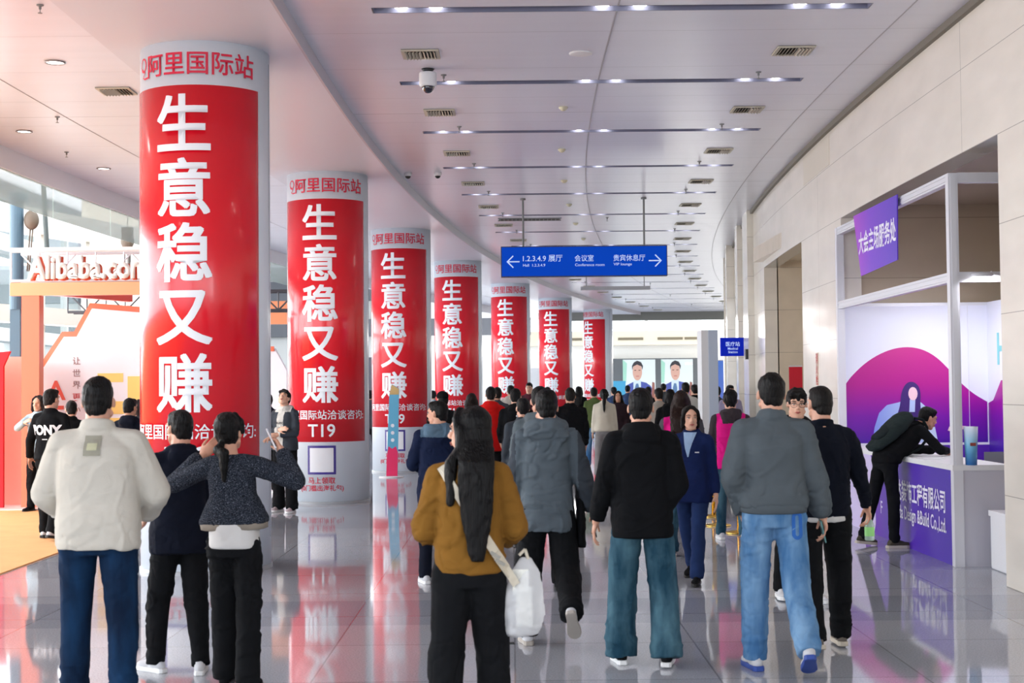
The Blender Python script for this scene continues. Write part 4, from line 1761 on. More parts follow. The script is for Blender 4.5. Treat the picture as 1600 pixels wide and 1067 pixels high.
# second stand, seen between the first and second columns
r = empty('exhibition_stand', (-6.6, 29.0, 0), 'white stand with yellow print seen between the first and second columns', 'stand')
g = Geo()
g.prism([(x, 0, z) for x, z in ((0.2, 0.03), (0.2, 2.56), (1.75, 2.56), (2.0, 2.1), (2.0, 0.03))], (0, 0.2, 0))
w = obj('wall_panel', g, mat('stand_white', (240, 240, 246)), r)
g = Geo()
g.box(1.1, 1.65, -0.006, 0, 1.2, 1.95)
obj('yellow_print', g, mat('print_yellow', (250, 216, 120)), w)
g = Geo()
g.box(0.2, 1.75, -0.03, 0.0, 2.5, 2.6)
obj('orange_edging', g, M_or, r)
g = Geo()
g.box(0.0, 2.2, -1.2, -1.0, 3.0, 3.25)
g.box(0.0, 2.2, -1.2, -1.0, 3.3, 3.45)
obj('orange_header', g, M_orange_beam, r)
# grey and cream stands seen between the farther columns
for k, (x, y, w_, h_, rgb, lab) in enumerate(((-4.3, 40, 1.5, 2.6, (92, 94, 104), 'dark grey stand panel seen between the third and fourth columns'),
                                              (-3.8, 46, 1.2, 3.2, (250, 226, 140), 'pale yellow stand panel seen between the third and fourth columns'),
                                              (-1.75, 52, 0.42, 3.9, (250, 196, 150), 'orange banner column between the fourth and fifth columns'),
                                              (-1.2, 60, 1.3, 3.0, (224, 224, 226), 'pale stand panel between the fourth and fifth columns'),
                                              (0.35, 66, 2.2, 2.6, (206, 206, 208), 'low grey-white partition between the fifth and sixth columns'),
                                              (2.6, 72, 0.9, 1.6, (214, 60, 60), 'small red sign beyond the sixth column'),
                                              (5.6, 76, 0.9, 2.0, (60, 150, 190), 'blue-green sign board just right of the farthest column'))):
    g = Geo()
    g.box(-w_ / 2, w_ / 2, 0, 0.15, 0, h_)
    if k == 5:
        g = Geo()
        g.box(-w_ / 2, w_ / 2, 0, 0.08, 1.4, 2.2)
        g.box(-0.04, 0.04, 0, 0.05, 0, 1.4)
    o = obj('stand_panel', g, mat('stand_panel_%d' % k, rgb, rough=0.5))
    o.location = (x, y, 0)
    tag(o, lab, 'panel')

# ------------------------------------------------------------------ people
def V(*a):
    return Vector(a)


def sstep(a, b, x):
    t = min(1.0, max(0.0, (x - a) / (b - a)))
    return t * t * (3 - 2 * t)


class Pose:
    """joint positions of a 1.75 m figure facing +Y; every length is scaled afterwards"""

    def __init__(s, L=(0, 0), Rr=(0, 0), la=(0, 8, 12, 10), ra=(0, 8, 12, 10), lean=0.0, yaw=0.0, pitch=0.0, roll=0.0, twist=0.0,
                 lab=3, rab=3, fout=8, lh=None, rh=None, width=1.0, side=0.0):
        s.lean, s.side, s.w = R(lean), R(side), width
        s.twist = R(twist)
        hip0 = V(0, 0, 0.93)
        s.leg = {}
        low = 9
        for sd, (hf, kf), ab in ((-1, L, lab), (1, Rr, rab)):
            h = hip0 + V(sd * 0.092 * width, 0, -0.02)
            a = R(hf)
            d1 = V(sd * math.sin(R(ab)), math.sin(a), -math.cos(a)).normalized()
            k = h + d1 * 0.425
            a2 = R(hf - kf)
            d2 = V(sd * math.sin(R(ab)) * 0.4, math.sin(a2), -math.cos(a2)).normalized()
            an = k + d2 * 0.41
            # foot: flat when the shin is near upright, else it follows the shin
            fp = 0.0
            if kf > 35:
                fp = -(kf - hf - 12)
            elif hf - kf < -14:
                fp = (hf - kf + 8) * 0.9
            fp = R(fp)
            fo = R(fout) * sd
            fd = V(math.sin(fo), math.cos(fp) * math.cos(fo), math.sin(fp)).normalized()
            fu = V(0, -math.sin(fp), math.cos(fp))
            s.leg[sd] = [h, k, an, fd, fu]
            for q in (-0.06, 0.18):
                low = min(low, (an + fd * q - fu * 0.085).z)
        dz = V(0, 0, -low)
        for sd in s.leg:
            for i in range(3):
                s.leg[sd][i] = s.leg[sd][i] + dz
        s.dz = -low
        s.hip = hip0 + dz
        # arms
        s.arm = {}
        for sd, (sf, sa, ef, ir), tgt in ((-1, la, lh), (1, ra, rh)):
            sh = s.U(V(sd * 0.166 * width, -0.012, 1.405))
            if tgt is not None:
                T = V(*tgt[:3]) + V(0, 0, 0)
                pole = V(*tgt[3:6]) if len(tgt) > 3 else V(sd * 0.5, -0.4, -1)
                l1, l2 = 0.285, 0.25
                dv = T - sh
                dist = min(dv.length, l1 + l2 - 0.01)
                dn = dv.normalized()
                ca = (l1 * l1 + dist * dist - l2 * l2) / (2 * l1 * dist)
                ca = max(-1, min(1, ca))
                pp = (pole - dn * pole.dot(dn)).normalized()
                el = sh + dn * (l1 * ca) + pp * (l1 * math.sqrt(1 - ca * ca))
                wr = el + (sh + dn * dist - el).normalized() * l2
            else:
                d1 = V(sd * math.sin(R(sa)), math.sin(R(sf)) * math.cos(R(sa)), -math.cos(R(sf)) * math.cos(R(sa))).normalized()
                el = sh + d1 * 0.285
                fw = V(-sd * math.sin(R(ir)), math.cos(R(ir)), 0.0)
                fw = (fw - d1 * fw.dot(d1)).normalized()
                d2 = (d1 * math.cos(R(ef)) + fw * math.sin(R(ef))).normalized()
                wr = el + d2 * 0.25
            s.arm[sd] = [sh, el, wr]
        # head
        s.neck = s.U(V(0, -0.015, 1.475))
        hd = s.U(V(0, 0.012, 1.622))
        s.head = hd
        s.HM = Matrix.Rotation(s.twist * 0.6 + R(yaw), 3, 'Z') @ Matrix.Rotation(R(pitch) - s.lean * 0.55, 3, 'X') @ Matrix.Rotation(R(roll), 3, 'Y')

    def U(s, p):
        """bend the upper body forward (lean) and sideways about the hips"""
        p = p.copy()
        w = sstep(0.9, 1.12, p.z)
        pv = V(0, 0, 0.95)
        q = p - pv
        q = Matrix.Rotation(-s.lean * w, 3, 'X') @ Matrix.Rotation(s.side * w, 3, 'Y') @ Matrix.Rotation(s.twist * w, 3, 'Z') @ q
        return q + pv + V(0, 0, s.dz)


def torso_ring(ps, z, rx, ry, yc=0.0, n=28, e=2.4, drop=0.0, xc=0.0):
    out = []
    for k in range(n):
        t = 2 * math.pi * k / n
        c, q = math.cos(t), math.sin(t)
        x = rx * math.copysign(abs(c) ** (2 / e), c)
        y = ry * math.copysign(abs(q) ** (2 / e), q)
        out.append(ps.U(V(x + xc, y + yc, z - drop * abs(c) ** 2)))
    return out


def hand_geo(g, wr, el, sd, curl=30, palm=None, spread=4, fist=False, r=0.0088, seg=8):
    d = (wr - el).normalized()
    n = V(-sd, 0, 0) if palm is None else V(*palm)
    n = n - d * n.dot(d)
    if n.length < 0.1:
        n = V(0, 1, 0) - d * d.y
    n.normalize()
    w = d.cross(n) * (-sd)        # towards the thumb
    if w.y < 0 and palm is None and abs(w.y) > 0.2:
        w = -w
    base = wr + d * 0.012
    pc = wr + d * 0.055
    Mp = Matrix((w, n, d)).transposed()
    g.capsule(wr - d * 0.03, wr + d * 0.02, 0.027, 0.026, seg=10)
    g.ell(pc, (0.041, 0.016, 0.052), Mp, seg=12, ring=8)
    g.ell(wr + d * 0.035 + w * 0.022 + n * 0.006, (0.018, 0.015, 0.03), Mp, seg=10, ring=6)
    lens = [(0.043, 0.026, 0.020), (0.047, 0.030, 0.022), (0.044, 0.028, 0.021), (0.034, 0.021, 0.018)]
    for i, L in enumerate(lens):
        off = (0.031 - i * 0.0205)
        p = wr + d * (0.096 - abs(i - 1.2) * 0.004) + w * off
        a = curl * (0.55 + 0.16 * i)
        dd = (d + w * math.tan(R(spread * (1.2 - i)))).normalized()
        cur = p - dd * 0.02
        ang = a * 0.6
        rr = r * (1.0 if i < 3 else 0.87)
        for j, l in enumerate(L):
            q = (dd * math.cos(R(ang)) + n * math.sin(R(ang))).normalized()
            nx = cur + q * (l + (0.02 if j == 0 else 0))
            g.capsule(cur, nx, rr * (1 - 0.06 * j), rr * (0.95 - 0.07 * j), seg=seg)
            cur = nx
            ang += a * (1.25 if j == 0 else 0.8)
    # thumb
    p = wr + d * 0.028 + w * 0.028 + n * 0.006
    t1 = (d * 0.72 + w * 0.55 + n * 0.35).normalized()
    t2 = (d * 0.88 + w * 0.12 + n * 0.42).normalized()
    q1 = p + t1 * 0.038
    q2 = q1 + (t1 * 0.4 + t2).normalized() * 0.032
    q3 = q2 + t2 * 0.024
    g.capsule(p, q1, 0.0135, 0.0105, seg=seg)
    g.capsule(q1, q2, 0.0105, 0.0096, seg=seg)
    g.capsule(q2, q3, 0.0096, 0.008, seg=seg)
    return wr + d * 0.085 + n * 0.022, d, n, w


def person(px, d, h, label, rz=0.0, pose=None, X=None, tone=0, hair='short', hair_rgb=(20, 18, 20), top=None, pants=None, shoes=None, near=1,
           group=None, hands=(25, 25), palms=(None, None), face=False, female=False, seed=None, extra=None, width=1.0, fat=1.0, sink=0.0, hold=False, cap=None, glasses=False,
           mask=False):
    ps = Pose(width=width, **(pose or {}))
    s = h / 1.75
    seed = (px * 0.013 + d * 0.37) if seed is None else seed
    vb = {1: 0.0065, 2: 0.0105, 3: 0.02}[near]
    vc = {1: 0.011, 2: 0.016, 3: 0.026}[near]
    x = (px - 800.0) / FPX * d if X is None else X
    hlen = (top or {}).pop('hlen', None)
    if (top or {}).get('m2'):
        vc = min(vc, 0.0095)
    top = dict(dict(kind='jacket', m=cloth('black', (18, 19, 22)), hem=0.86, loose=1.0, hood=False, collar=True), **(top or {}))
    pants = dict(dict(m=cloth('black_trousers', (20, 21, 24)), r=(0.092, 0.07, 0.062), length=1.0), **(pants or {}))
    shoes = dict(dict(m=cloth('white_shoe', (222, 222, 226), var=0.04), sole=mat('sole_white', (226, 226, 226), rough=0.6)), **(shoes or {}))
    # ---------------- body: one continuous skin from feet to head
    g = Geo()
    H = ps.HM
    hc = ps.head

    def hp(x_, y_, z_):
        return hc + H @ (V(x_, y_, z_) * 1.06)
    HM4 = H
    fw = 0.92 if female else 1.0
    g.ell(hp(0, -0.012, 0.024), (0.074 * fw, 0.093, 0.094), H)
    g.ell(hp(0, 0.022, -0.040), (0.060 * fw, 0.062, 0.066), H)
    g.ell(hp(0, 0.050, -0.088), (0.030 * fw, 0.026, 0.024), H, seg=12, ring=8)
    g.ell(hp(0, 0.035, 0.030), (0.062 * fw, 0.050, 0.050), H)
    for q in (-1, 1):
        g.ell(hp(q * 0.037 * fw, 0.044, -0.020), (0.023, 0.025, 0.025), H, seg=10, ring=6)
        g.capsule(hp(q * 0.050 * fw, 0.018, -0.058), hp(q * 0.018, 0.052, -0.092), 0.022 - (0.006 if female else 0.002), 0.017, seg=10)
        E = H @ Matrix.Rotation(R(-18) * q, 3, 'Z') @ Matrix.Rotation(R(8), 3, 'X')
        g.ell(hp(q * 0.0745 * fw, -0.010, -0.008), (0.0085, 0.017, 0.029), E, seg=12, ring=8)
    if near < 3:
        g.capsule(hp(0, 0.080, 0.012), hp(0, 0.098, -0.020), 0.0085, 0.0125, seg=10)
        for q in (-1, 1):
            g.ell(hp(q * 0.013, 0.090, -0.026), (0.0095, 0.010, 0.008), H, seg=8, ring=6)
            g.capsule(hp(q * 0.048, 0.070, 0.028), hp(q * 0.014, 0.080, 0.028), 0.007, 0.008, seg=8)
        g.ell(hp(0, 0.077, -0.050), (0.024, 0.012, 0.0065), H, seg=12, ring=6)
        g.ell(hp(0, 0.074, -0.062), (0.020, 0.012, 0.007), H, seg=12, ring=6)
    nr = 0.050 if female else 0.060
    g.capsule(hp(0, -0.022, -0.040), ps.neck + V(0, 0, -0.03), nr, nr * 1.1)
    g.capsule(hp(0, -0.045, -0.050), ps.neck + V(0, -0.01, -0.03), nr * 0.85, nr)
    # trunk
    rr = []
    for z, rx, ry, yc in ((0.86, 0.155, 0.105, 0), (0.95, 0.158, 0.108, -0.005), (1.06, 0.13, 0.092, 0), (1.2, 0.145, 0.10, 0), (1.33, 0.155, 0.10, -0.005), (1.41, 0.14, 0.08, -0.01),
                          (1.46, 0.07, 0.055, -0.012)):
        rr.append(torso_ring(ps, z, rx * width * 0.94, ry * 0.9, yc, 20))
    g.rings(rr)
    for sd in (-1, 1):
        sh, el, wr = ps.arm[sd]
        g.capsule(ps.U(V(sd * 0.08 * width, -0.012, 1.44)), sh, 0.045, 0.048, seg=10)
        g.capsule(sh, el, 0.046, 0.036, seg=10)
        g.capsule(el, wr, 0.036, 0.025, seg=10)
        hh, kk, aa, fd, fu = ps.leg[sd]
        g.capsule(hh, kk, 0.072, 0.048, seg=12)
        g.capsule(kk, kk + (aa - kk) * 0.4, 0.048, 0.05, seg=10)
        g.capsule(kk + (aa - kk) * 0.4, aa, 0.05, 0.034, seg=10)
        g.capsule(aa - fu * 0.045 - fd * 0.02, aa - fu * 0.055 + fd * 0.12, 0.026, 0.02, seg=8)
    info = {}
    for sd, cu, pa in ((-1, hands[0], palms[0]), (1, hands[1], palms[1])):
        sh, el, wr = ps.arm[sd]
        info[sd] = hand_geo(g, wr, el, sd, cu, pa, r=0.0088 if near == 1 else 0.0098)
    root = grow('person', g, skin(tone), None, vb, 2 if near == 1 else 1, scale=s)
    tag(root, label, 'person', group)
    root.location = (x, d, sink)
    root.rotation_euler = (0, 0, R(rz))
    # ---------------- face details
    if face:
        ew = mat('eye_white', (236, 232, 228), rough=0.25)
        ei = mat('eye_dark', (28, 18, 14), rough=0.15)
        hb = hairm('brow', (24, 18, 16))
        for q in (-1, 1):
            g = Geo()
            E = H @ Matrix.Rotation(R(-14) * q, 3, 'Z')
            g.ell(hp(q * 0.030, 0.0745, 0.006), (0.0125, 0.008, 0.0046), E, seg=14, ring=8)
            eo = obj('eye', g.xf(lambda p: p * s), ew, root, True)
            g = Geo()
            g.ell(hp(q * 0.030, 0.0795, 0.006), (0.0056, 0.0040, 0.0046), E, seg=12, ring=8)
            obj('iris', g.xf(lambda p: p * s), ei, eo, True)
            g = Geo()
            g.tube([hp(q * 0.047, 0.066, 0.012), hp(q * 0.040, 0.078, 0.0155), hp(q * 0.029, 0.0845, 0.0165), hp(q * 0.017, 0.084, 0.012)], 0.0018, 6)
            obj('lash_line', g.xf(lambda p: p * s), hb, eo)
            g = Geo()
            g.chain([hp(q * 0.050, 0.066, 0.028), hp(q * 0.034, 0.083, 0.0335), hp(q * 0.016, 0.087, 0.030)], [0.0026, 0.004, 0.003], seg=6)
            obj('eyebrow', g.xf(lambda p: p * s), hb, root, True)
        g = Geo()
        g.chain([hp(-0.022, 0.083, -0.056), hp(-0.008, 0.0895, -0.0525), hp(0.008, 0.0895, -0.0525), hp(0.022, 0.083, -0.056)], [0.002, 0.0042, 0.0042, 0.002], seg=8)
        g.chain([hp(-0.020, 0.082, -0.057), hp(0, 0.088, -0.0625), hp(0.020, 0.082, -0.057)], [0.002, 0.005, 0.002], seg=8)
        obj('lips', g.xf(lambda p: p * s), mat('lips', (176, 92, 86), rough=0.45), root, True)
    if glasses:
        g = Geo()
        for q in (-1, 1):
            pts = [hp(q * 0.032 + 0.025 * math.cos(R(a)), 0.098, 0.004 + 0.020 * math.sin(R(a))) for a in range(0, 361, 30)]
            g.tube(pts, 0.0016, 6)
            g.tube([hp(q * 0.057, 0.097, 0.008), hp(q * 0.078, 0.06, 0.008), hp(q * 0.084, -0.01, 0.004)], 0.0016, 6)
        g.tube([hp(-0.008, 0.100, 0.008), hp(0.008, 0.100, 0.008)], 0.0016, 6)
        obj('glasses', g.xf(lambda p: p * s), mat('glasses_frame', (60, 54, 52), rough=0.3, metal=0.5), root)
    # ---------------- hair
    hm = hairm('%d_%d_%d' % hair_rgb, hair_rgb)
    g = Geo()
    vh = {1: 0.0065, 2: 0.009, 3: 0.016}[near]
    tuft = 0.007
    if hair in ('short', 'buzz', 'full'):
        k = {'short': 1.0, 'buzz': 0.955, 'full': 1.08}[hair]
        g.ell(hp(0, -0.020, 0.042), (0.080 * k, 0.098 * k, 0.088 * k), H)
        g.ell(hp(0, -0.035, 0.010), (0.079 * k, 0.078 * k, 0.075), H)
        g.ell(hp(0, -0.060, -0.028), (0.060 * k, 0.046, 0.060), H)
        g.ell(hp(0, 0.030, 0.082), (0.060 * k, 0.056 * k, 0.036 * k), H)
        if hair == 'full':
            for q in (-1, 1):
                g.ell(hp(q * 0.045, 0.05, 0.075), (0.035, 0.035, 0.026), H, seg=10, ring=6)
            tuft = 0.011
        if hair == 'buzz':
            tuft = 0.002
    elif hair in ('long', 'longwave', 'ponytail', 'bob', 'lowtail'):
        k = 1.04
        g.ell(hp(0, -0.032, 0.042), (0.080 * k, 0.094 * k, 0.088 * k), H)
        g.ell(hp(0, -0.035, 0.000), (0.082, 0.082, 0.085), H)
        for q in (-1, 1):
            g.chain([hp(q * 0.014, 0.040, 0.106), hp(q * 0.060, 0.038, 0.066), hp(q * 0.078, 0.016, 0.0)], [0.017, 0.018, 0.018])
        if hair in ('long', 'longwave'):
            Ln = hlen or (0.42 if hair == 'long' else 0.32)
            tk0 = top
            rows = []
            N = 12
            yb = -(tk0.get('depth', 0.130) * (1 + (tk0.get('loose', 1) - 1) * 0.75)) - 0.030
            for i in range(N + 1):
                t = i / N
                z_ = ps.head.z + 0.02 - (Ln + 0.06) * t
                w_ = 1 - sstep(ps.neck.z - 0.03, ps.neck.z + 0.12, z_)
                c = Vector((ps.head.x * (1 - w_) + (hc + H @ V(0, -0.04, 0) - hc).x * (1 - w_), (ps.head.y - 0.045) * (1 - w_) + yb * w_, z_))
                rx = 0.088 + (0.008 if hlen else 0.026) * math.sin(t * 3.1) - 0.058 * t ** 3
                ry = (0.055 * (1 - w_) + 0.030 * w_) * (1 - 0.35 * t * t)
                c.x += (0.045 * w_ if hlen else 0)
                rows.append([c + V(rx * math.cos(2 * math.pi * j / 20), ry * math.sin(2 * math.pi * j / 20), 0) for j in range(20)])
            g.rings(rows)
            for q in (-1, 1):
                g.chain([hp(q * 0.070, 0.01, 0.01), hp(q * 0.080, 0.00, -0.08), ps.neck + V(q * 0.085, -0.08, -0.01), ps.neck + V(q * 0.085, yb + 0.14 if yb + 0.14 < -0.1 else -0.135, -0.20)], [0.03, 0.034, 0.034, 0.022])
        elif hair == 'bob':
            g.chain([hp(0, -0.04, 0.0), hp(0, -0.055, -0.075)], [0.075, 0.055])
            for q in (-1, 1):
                g.chain([hp(q * 0.066, 0.005, 0.02), hp(q * 0.070, -0.012, -0.075)], [0.024, 0.022])
        else:
            dz_ = 0.33 if hair == 'ponytail' else 0.30
            z0 = 0.05 if hair == 'ponytail' else -0.05
            g.chain([hp(0, -0.10, z0), hp(0, -0.145, z0 - 0.04), ps.neck + V(0, -0.145, 0.02), ps.neck + V(0, -0.135, 0.15 - dz_)], [0.022, 0.034, 0.036, 0.014])
    if hair != 'none' and hair != 'capped':
        grow('hair', g, hm, root, vh, 1, scale=s, tuft=tuft, seed=seed)
    if hair == 'capped':
        g.ell(hp(0, -0.035, 0.000), (0.080, 0.078, 0.07), H)
        g.ell(hp(0, -0.060, -0.028), (0.060, 0.046, 0.055), H)
        grow('hair', g, hm, root, vh, 1, scale=s, tuft=0.004, seed=seed)
        g = Geo()
        g.ell(hp(0, -0.014, 0.058), (0.086, 0.105, 0.078), H)
        g.ell(hp(0, 0.095, 0.062), (0.062, 0.058, 0.010), H)
        grow('cap', g, cap or cloth('cap_black', (16, 16, 18)), root, vh, 1, scale=s)
    # ---------------- upper garment
    tk = top
    lo = (1 + (tk['loose'] - 1) * 0.75) * fat
    g = Geo()
    hem = tk['hem']
    hw = tk.get('hemw', 0.178)
    dpt = tk.get('depth', 0.138)
    wst = tk.get('waist', 1.0)
    ch = 0.158 * width * lo
    prof = [(hem, hw * lo, dpt * lo, -0.005), (hem + 0.03, hw * lo * 1.02, dpt * lo * 1.03, -0.005),
            (min(1.0, hem + 0.16), max(hw, 0.168) * lo * 1.02 * (0.5 + 0.5 * wst), dpt * lo * 1.02, 0.0), (1.10, 0.160 * lo * wst * width, 0.122 * lo, 0.0), (1.22, 0.160 * lo * width, 0.126 * lo, 0.0),
            (1.32, ch, 0.128 * lo, -0.004), (1.38, ch * 0.96, 0.116 * lo, -0.010), (1.43, 0.125 * width, 0.090, -0.014), (1.485, 0.070, 0.064, -0.012)]
    prof = [p_ for i, p_ in enumerate(prof) if i < 2 or p_[0] > hem + 0.06]
    if prof[2][0] < hem + 0.05:
        prof.pop(2)
    g.rings([torso_ring(ps, z, rx, ry, yc) for z, rx, ry, yc in prof])
    sl = tk.get('sleeve', 1.0)
    sr = tk.get('sr', (0.066, 0.058, 0.046))
    sr = (0.056 + (sr[0] - 0.056) * 0.55, sr[1] * 0.93, sr[2] * 0.95)
    for sd in (-1, 1):
        sh, el, wr = ps.arm[sd]
        base = ps.U(V(sd * 0.070 * width, -0.014, 1.432))
        g.capsule(base, sh, 0.058, sr[0])
        if tk.get('vest'):
            continue
        g.capsule(sh, el, sr[0], sr[1])
        end = el + (wr - el) * min(1.0, 0.97 * sl)
        if sl > 0.5:
            g.capsule(el, el + (end - el) * 0.75, sr[1], sr[2] * 1.06)
            g.cyl(el + (end - el) * 0.6, end, sr[2] * 1.08, sr[2] * 0.9, 16)
            # stacked folds above the cuff
            g.capsule(el + (end - el) * 0.80, el + (end - el) * 0.84, sr[2] * 1.12, sr[2] * 1.02)
    if tk['collar']:
        c = ps.neck
        pts = [c + H.to_quaternion().slerp(Matrix.Identity(3).to_quaternion(), 0.8) @ V(0.068 * math.cos(R(a)), 0.062 * math.sin(R(a)) - 0.002, 0.018 + 0.014 * (-math.sin(R(a)))) for a in range(0, 361, 24)]
        for a, b_ in zip(pts[:-1], pts[1:]):
            g.capsule(a + V(0, 0, 0.012), b_ + V(0, 0, 0.012), tk.get('cr', 0.019), seg=8)
            g.capsule(a - V(0, 0, 0.012), b_ - V(0, 0, 0.012), tk.get('cr', 0.019) * 1.1, seg=8)
    if tk['hood']:
        hk = tk.get('hs', 1.0)
        c = ps.neck
        g.ell(c + V(0, -0.085, -0.03), (0.125 * hk, 0.060 * hk, 0.075 * hk), Matrix.Rotation(R(-12), 3, 'X'))
        g.ell(c + V(0, -0.075, -0.085), (0.095 * hk, 0.060 * hk, 0.075 * hk))
        pts = [c + V(0.098 * hk * math.cos(R(a)), 0.082 * math.sin(R(a)) - 0.012, 0.012 - 0.022 * math.sin(R(a))) for a in range(0, 361, 24)]
        for a, b_ in zip(pts[:-1], pts[1:]):
            g.capsule(a, b_, 0.027 * hk, seg=10)
    fold = {1: 0.011, 2: 0.009, 3: 0.0}[near] * tk.get('fold', 1.0)
    cf_ = None
    tm = [tk['m']] + ([tk['m2']] if tk.get('m2') else [])
    if tk.get('m2') and tk.get('split'):
        cf_ = tk['split'](ps)
    jk = grow(tk['kind'], g, tm, root, vc if near > 1 else 0.0095, 3, fold=fold, fscale=tk.get('fscale', (6, 6, 9)), seed=seed, scale=s, colorfn=cf_)
    # ribbed band at the hem
    if tk.get('band'):
        g = Geo()
        g.rings([torso_ring(ps, z, hw * lo * k, dpt * lo * k, -0.005) for z, k in ((hem - 0.035, 0.90), (hem - 0.03, 0.97), (hem + 0.01, 0.99), (hem + 0.03, 0.93))])
        obj('hem_band', g.xf(lambda p: p * s), tk['band'], jk, True)
    if tk.get('under'):
        u = tk['under']
        g = Geo()
        g.rings([torso_ring(ps, z, (hw if 'w' not in u else u['w']) * k, dpt * k * 1.08, -0.008) for z, k in ((u['z'], 0.93), (u['z'] + 0.02, 0.97), (hem + 0.01, 0.93), (hem + 0.07, 0.72))])
        grow('shirt', g, u['m'], root, vc, 2, fold=0.004 if near < 3 else 0, seed=seed + 3, scale=s)
    # ---------------- trousers
    g = Geo()
    tr_, kr, hr = pants['r']
    for z, k in ():
        pass
    pw = pants.get('hip', 0.168) * (0.5 + 0.5 * fat)
    rr = []
    for z, rx, ry in ((0.84, pw * 0.9, 0.115), (0.90, pw, 0.126), (0.98, pw * 0.97, 0.122), (1.04, pw * 0.9, 0.108)):
        rr.append(torso_ring(ps, z, rx, ry * (0.6 + 0.4 * fat), -0.006))
    g.rings(rr)
    for sd in (-1, 1):
        hh, kk, aa, fd, fu = ps.leg[sd]
        dn = (aa - kk).normalized()
        end = aa + dn * (0.03 * pants['length']) if pants['length'] >= 1 else kk + (aa - kk) * pants['length']
        g.capsule(hh + V(-sd * 0.004, -0.008, 0.0), kk, tr_, kr)
        g.ell(hh + V(0, -0.040, -0.02), (tr_ * 0.96, 0.072, 0.11))
        g.capsule(kk, kk + (end - kk) * 0.8, kr, hr)
        g.cyl(kk + (end - kk) * 0.7, end, hr * 1.02, hr * 1.0, 20)
        if pants.get('stack', True) and near < 3:
            g.capsule(kk + (end - kk) * 0.86, kk + (end - kk) * 0.87 + fd * 0.01, hr * 1.10, hr * 1.02)
    grow('jeans' if pants.get('jeans') else 'trousers', g, pants['m'], root, vc if near > 1 else 0.010, 3, fold={1: 0.0095, 2: 0.008, 3: 0}[near], fscale=(6, 6, 8), seed=seed + 5, scale=s)
    # ---------------- shoes
    for sd in (-1, 1):
        hh, kk, aa, fd, fu = ps.leg[sd]
        xr = fd.cross(fu)
        Mf = Matrix((xr, fd, fu)).transposed()

        def fpt(a, b_, c):
            return aa + Mf @ V(a, b_, c - 0.085)
        g = Geo()
        g.capsule(fpt(0, -0.045, 0.045), fpt(0, -0.02, 0.075), 0.036, 0.038, seg=12)
        g.ell(fpt(0, 0.0, 0.042), (0.037, 0.085, 0.036), Mf)
        g.ell(fpt(0, 0.115, 0.036), (0.046, 0.078, 0.029), Mf)
        g.capsule(fpt(0, 0.01, 0.068), fpt(0, 0.10, 0.046), 0.032, 0.028, seg=12)
        so = grow('shoe', g, shoes['m'], root, 0.009 if near < 3 else 0.02, 2, scale=s)
        g = Geo()
        outline = [(-0.034, -0.075), (-0.020, -0.092), (0.020, -0.092), (0.034, -0.075), (0.034, 0.0), (0.046, 0.09), (0.048, 0.13), (0.034, 0.175), (0.010, 0.194), (-0.014, 0.192),
                   (-0.036, 0.172), (-0.047, 0.13), (-0.045, 0.09), (-0.034, 0.0)]
        g.rings([[fpt(a * k, 0.045 + (b_ - 0.045) * k, z) for a, b_ in outline] for z, k in ((0.0, 0.96), (0.004, 1.0), (0.024, 1.0), (0.030, 0.96))])
        obj('sole', g.xf(lambda p: p * s), shoes['sole'], so, False)
    root['h_scale'] = s
    return root, ps, jk, info, s


def conform(name, me_or_geo, M, jacket, direction, mtl, off=0.004, push=3.0):
    """lay flat lettering or a ribbon onto a garment: every point is dropped along `direction` onto the cloth"""
    me = me_or_geo.mesh(name) if isinstance(me_or_geo, Geo) else me_or_geo
    me.transform(M)
    bvh = BVHTree.FromPolygons([v.co.copy() for v in jacket.data.vertices], [tuple(p.vertices) for p in jacket.data.polygons])
    dv = Vector(direction).normalized()
    for v in me.vertices:
        hit = bvh.ray_cast(v.co - dv * push, dv)
        if hit[0] is not None and (hit[0] - v.co).length < 0.6:
            v.co = hit[0] - dv * off
    return link(name, me, mtl, jacket)


def world_pt(root, p):
    return Matrix.Translation(root.location) @ Matrix.Rotation(root.rotation_euler.z, 4, 'Z') @ p

# ---- clothes
C_black = cloth('black', (17, 18, 21))
C_navyd = cloth('dark_navy', (20, 24, 38))
C_white = cloth('cream_fleece', (214, 208, 196), var=0.05, bump=0.4, bscale=240)
C_grey = cloth('slate_grey', (92, 102, 110), var=0.10)
C_greyd = cloth('charcoal', (66, 72, 80), var=0.12)
C_brown = cloth('mustard_brown', (138, 96, 38), var=0.10)
C_trb = cloth('black_trousers', (20, 21, 24))
D_dark = denim('dark_blue', (10, 26, 48), (20, 50, 82))
D_teal = denim('faded_teal', (28, 60, 78), (78, 112, 126))
D_light = denim('light_blue', (66, 108, 152), (122, 158, 192))
SH_white = dict(m=cloth('white_shoe', (222, 222, 226), var=0.04), sole=mat('sole_white', (226, 226, 226), rough=0.6))
SH_black = dict(m=cloth('black_shoe', (24, 24, 27)), sole=mat('sole_black', (26, 26, 28), rough=0.6))
SH_grey = dict(m=cloth('grey_shoe', (120, 112, 104)), sole=mat('sole_tan', (196, 186, 170), rough=0.6))

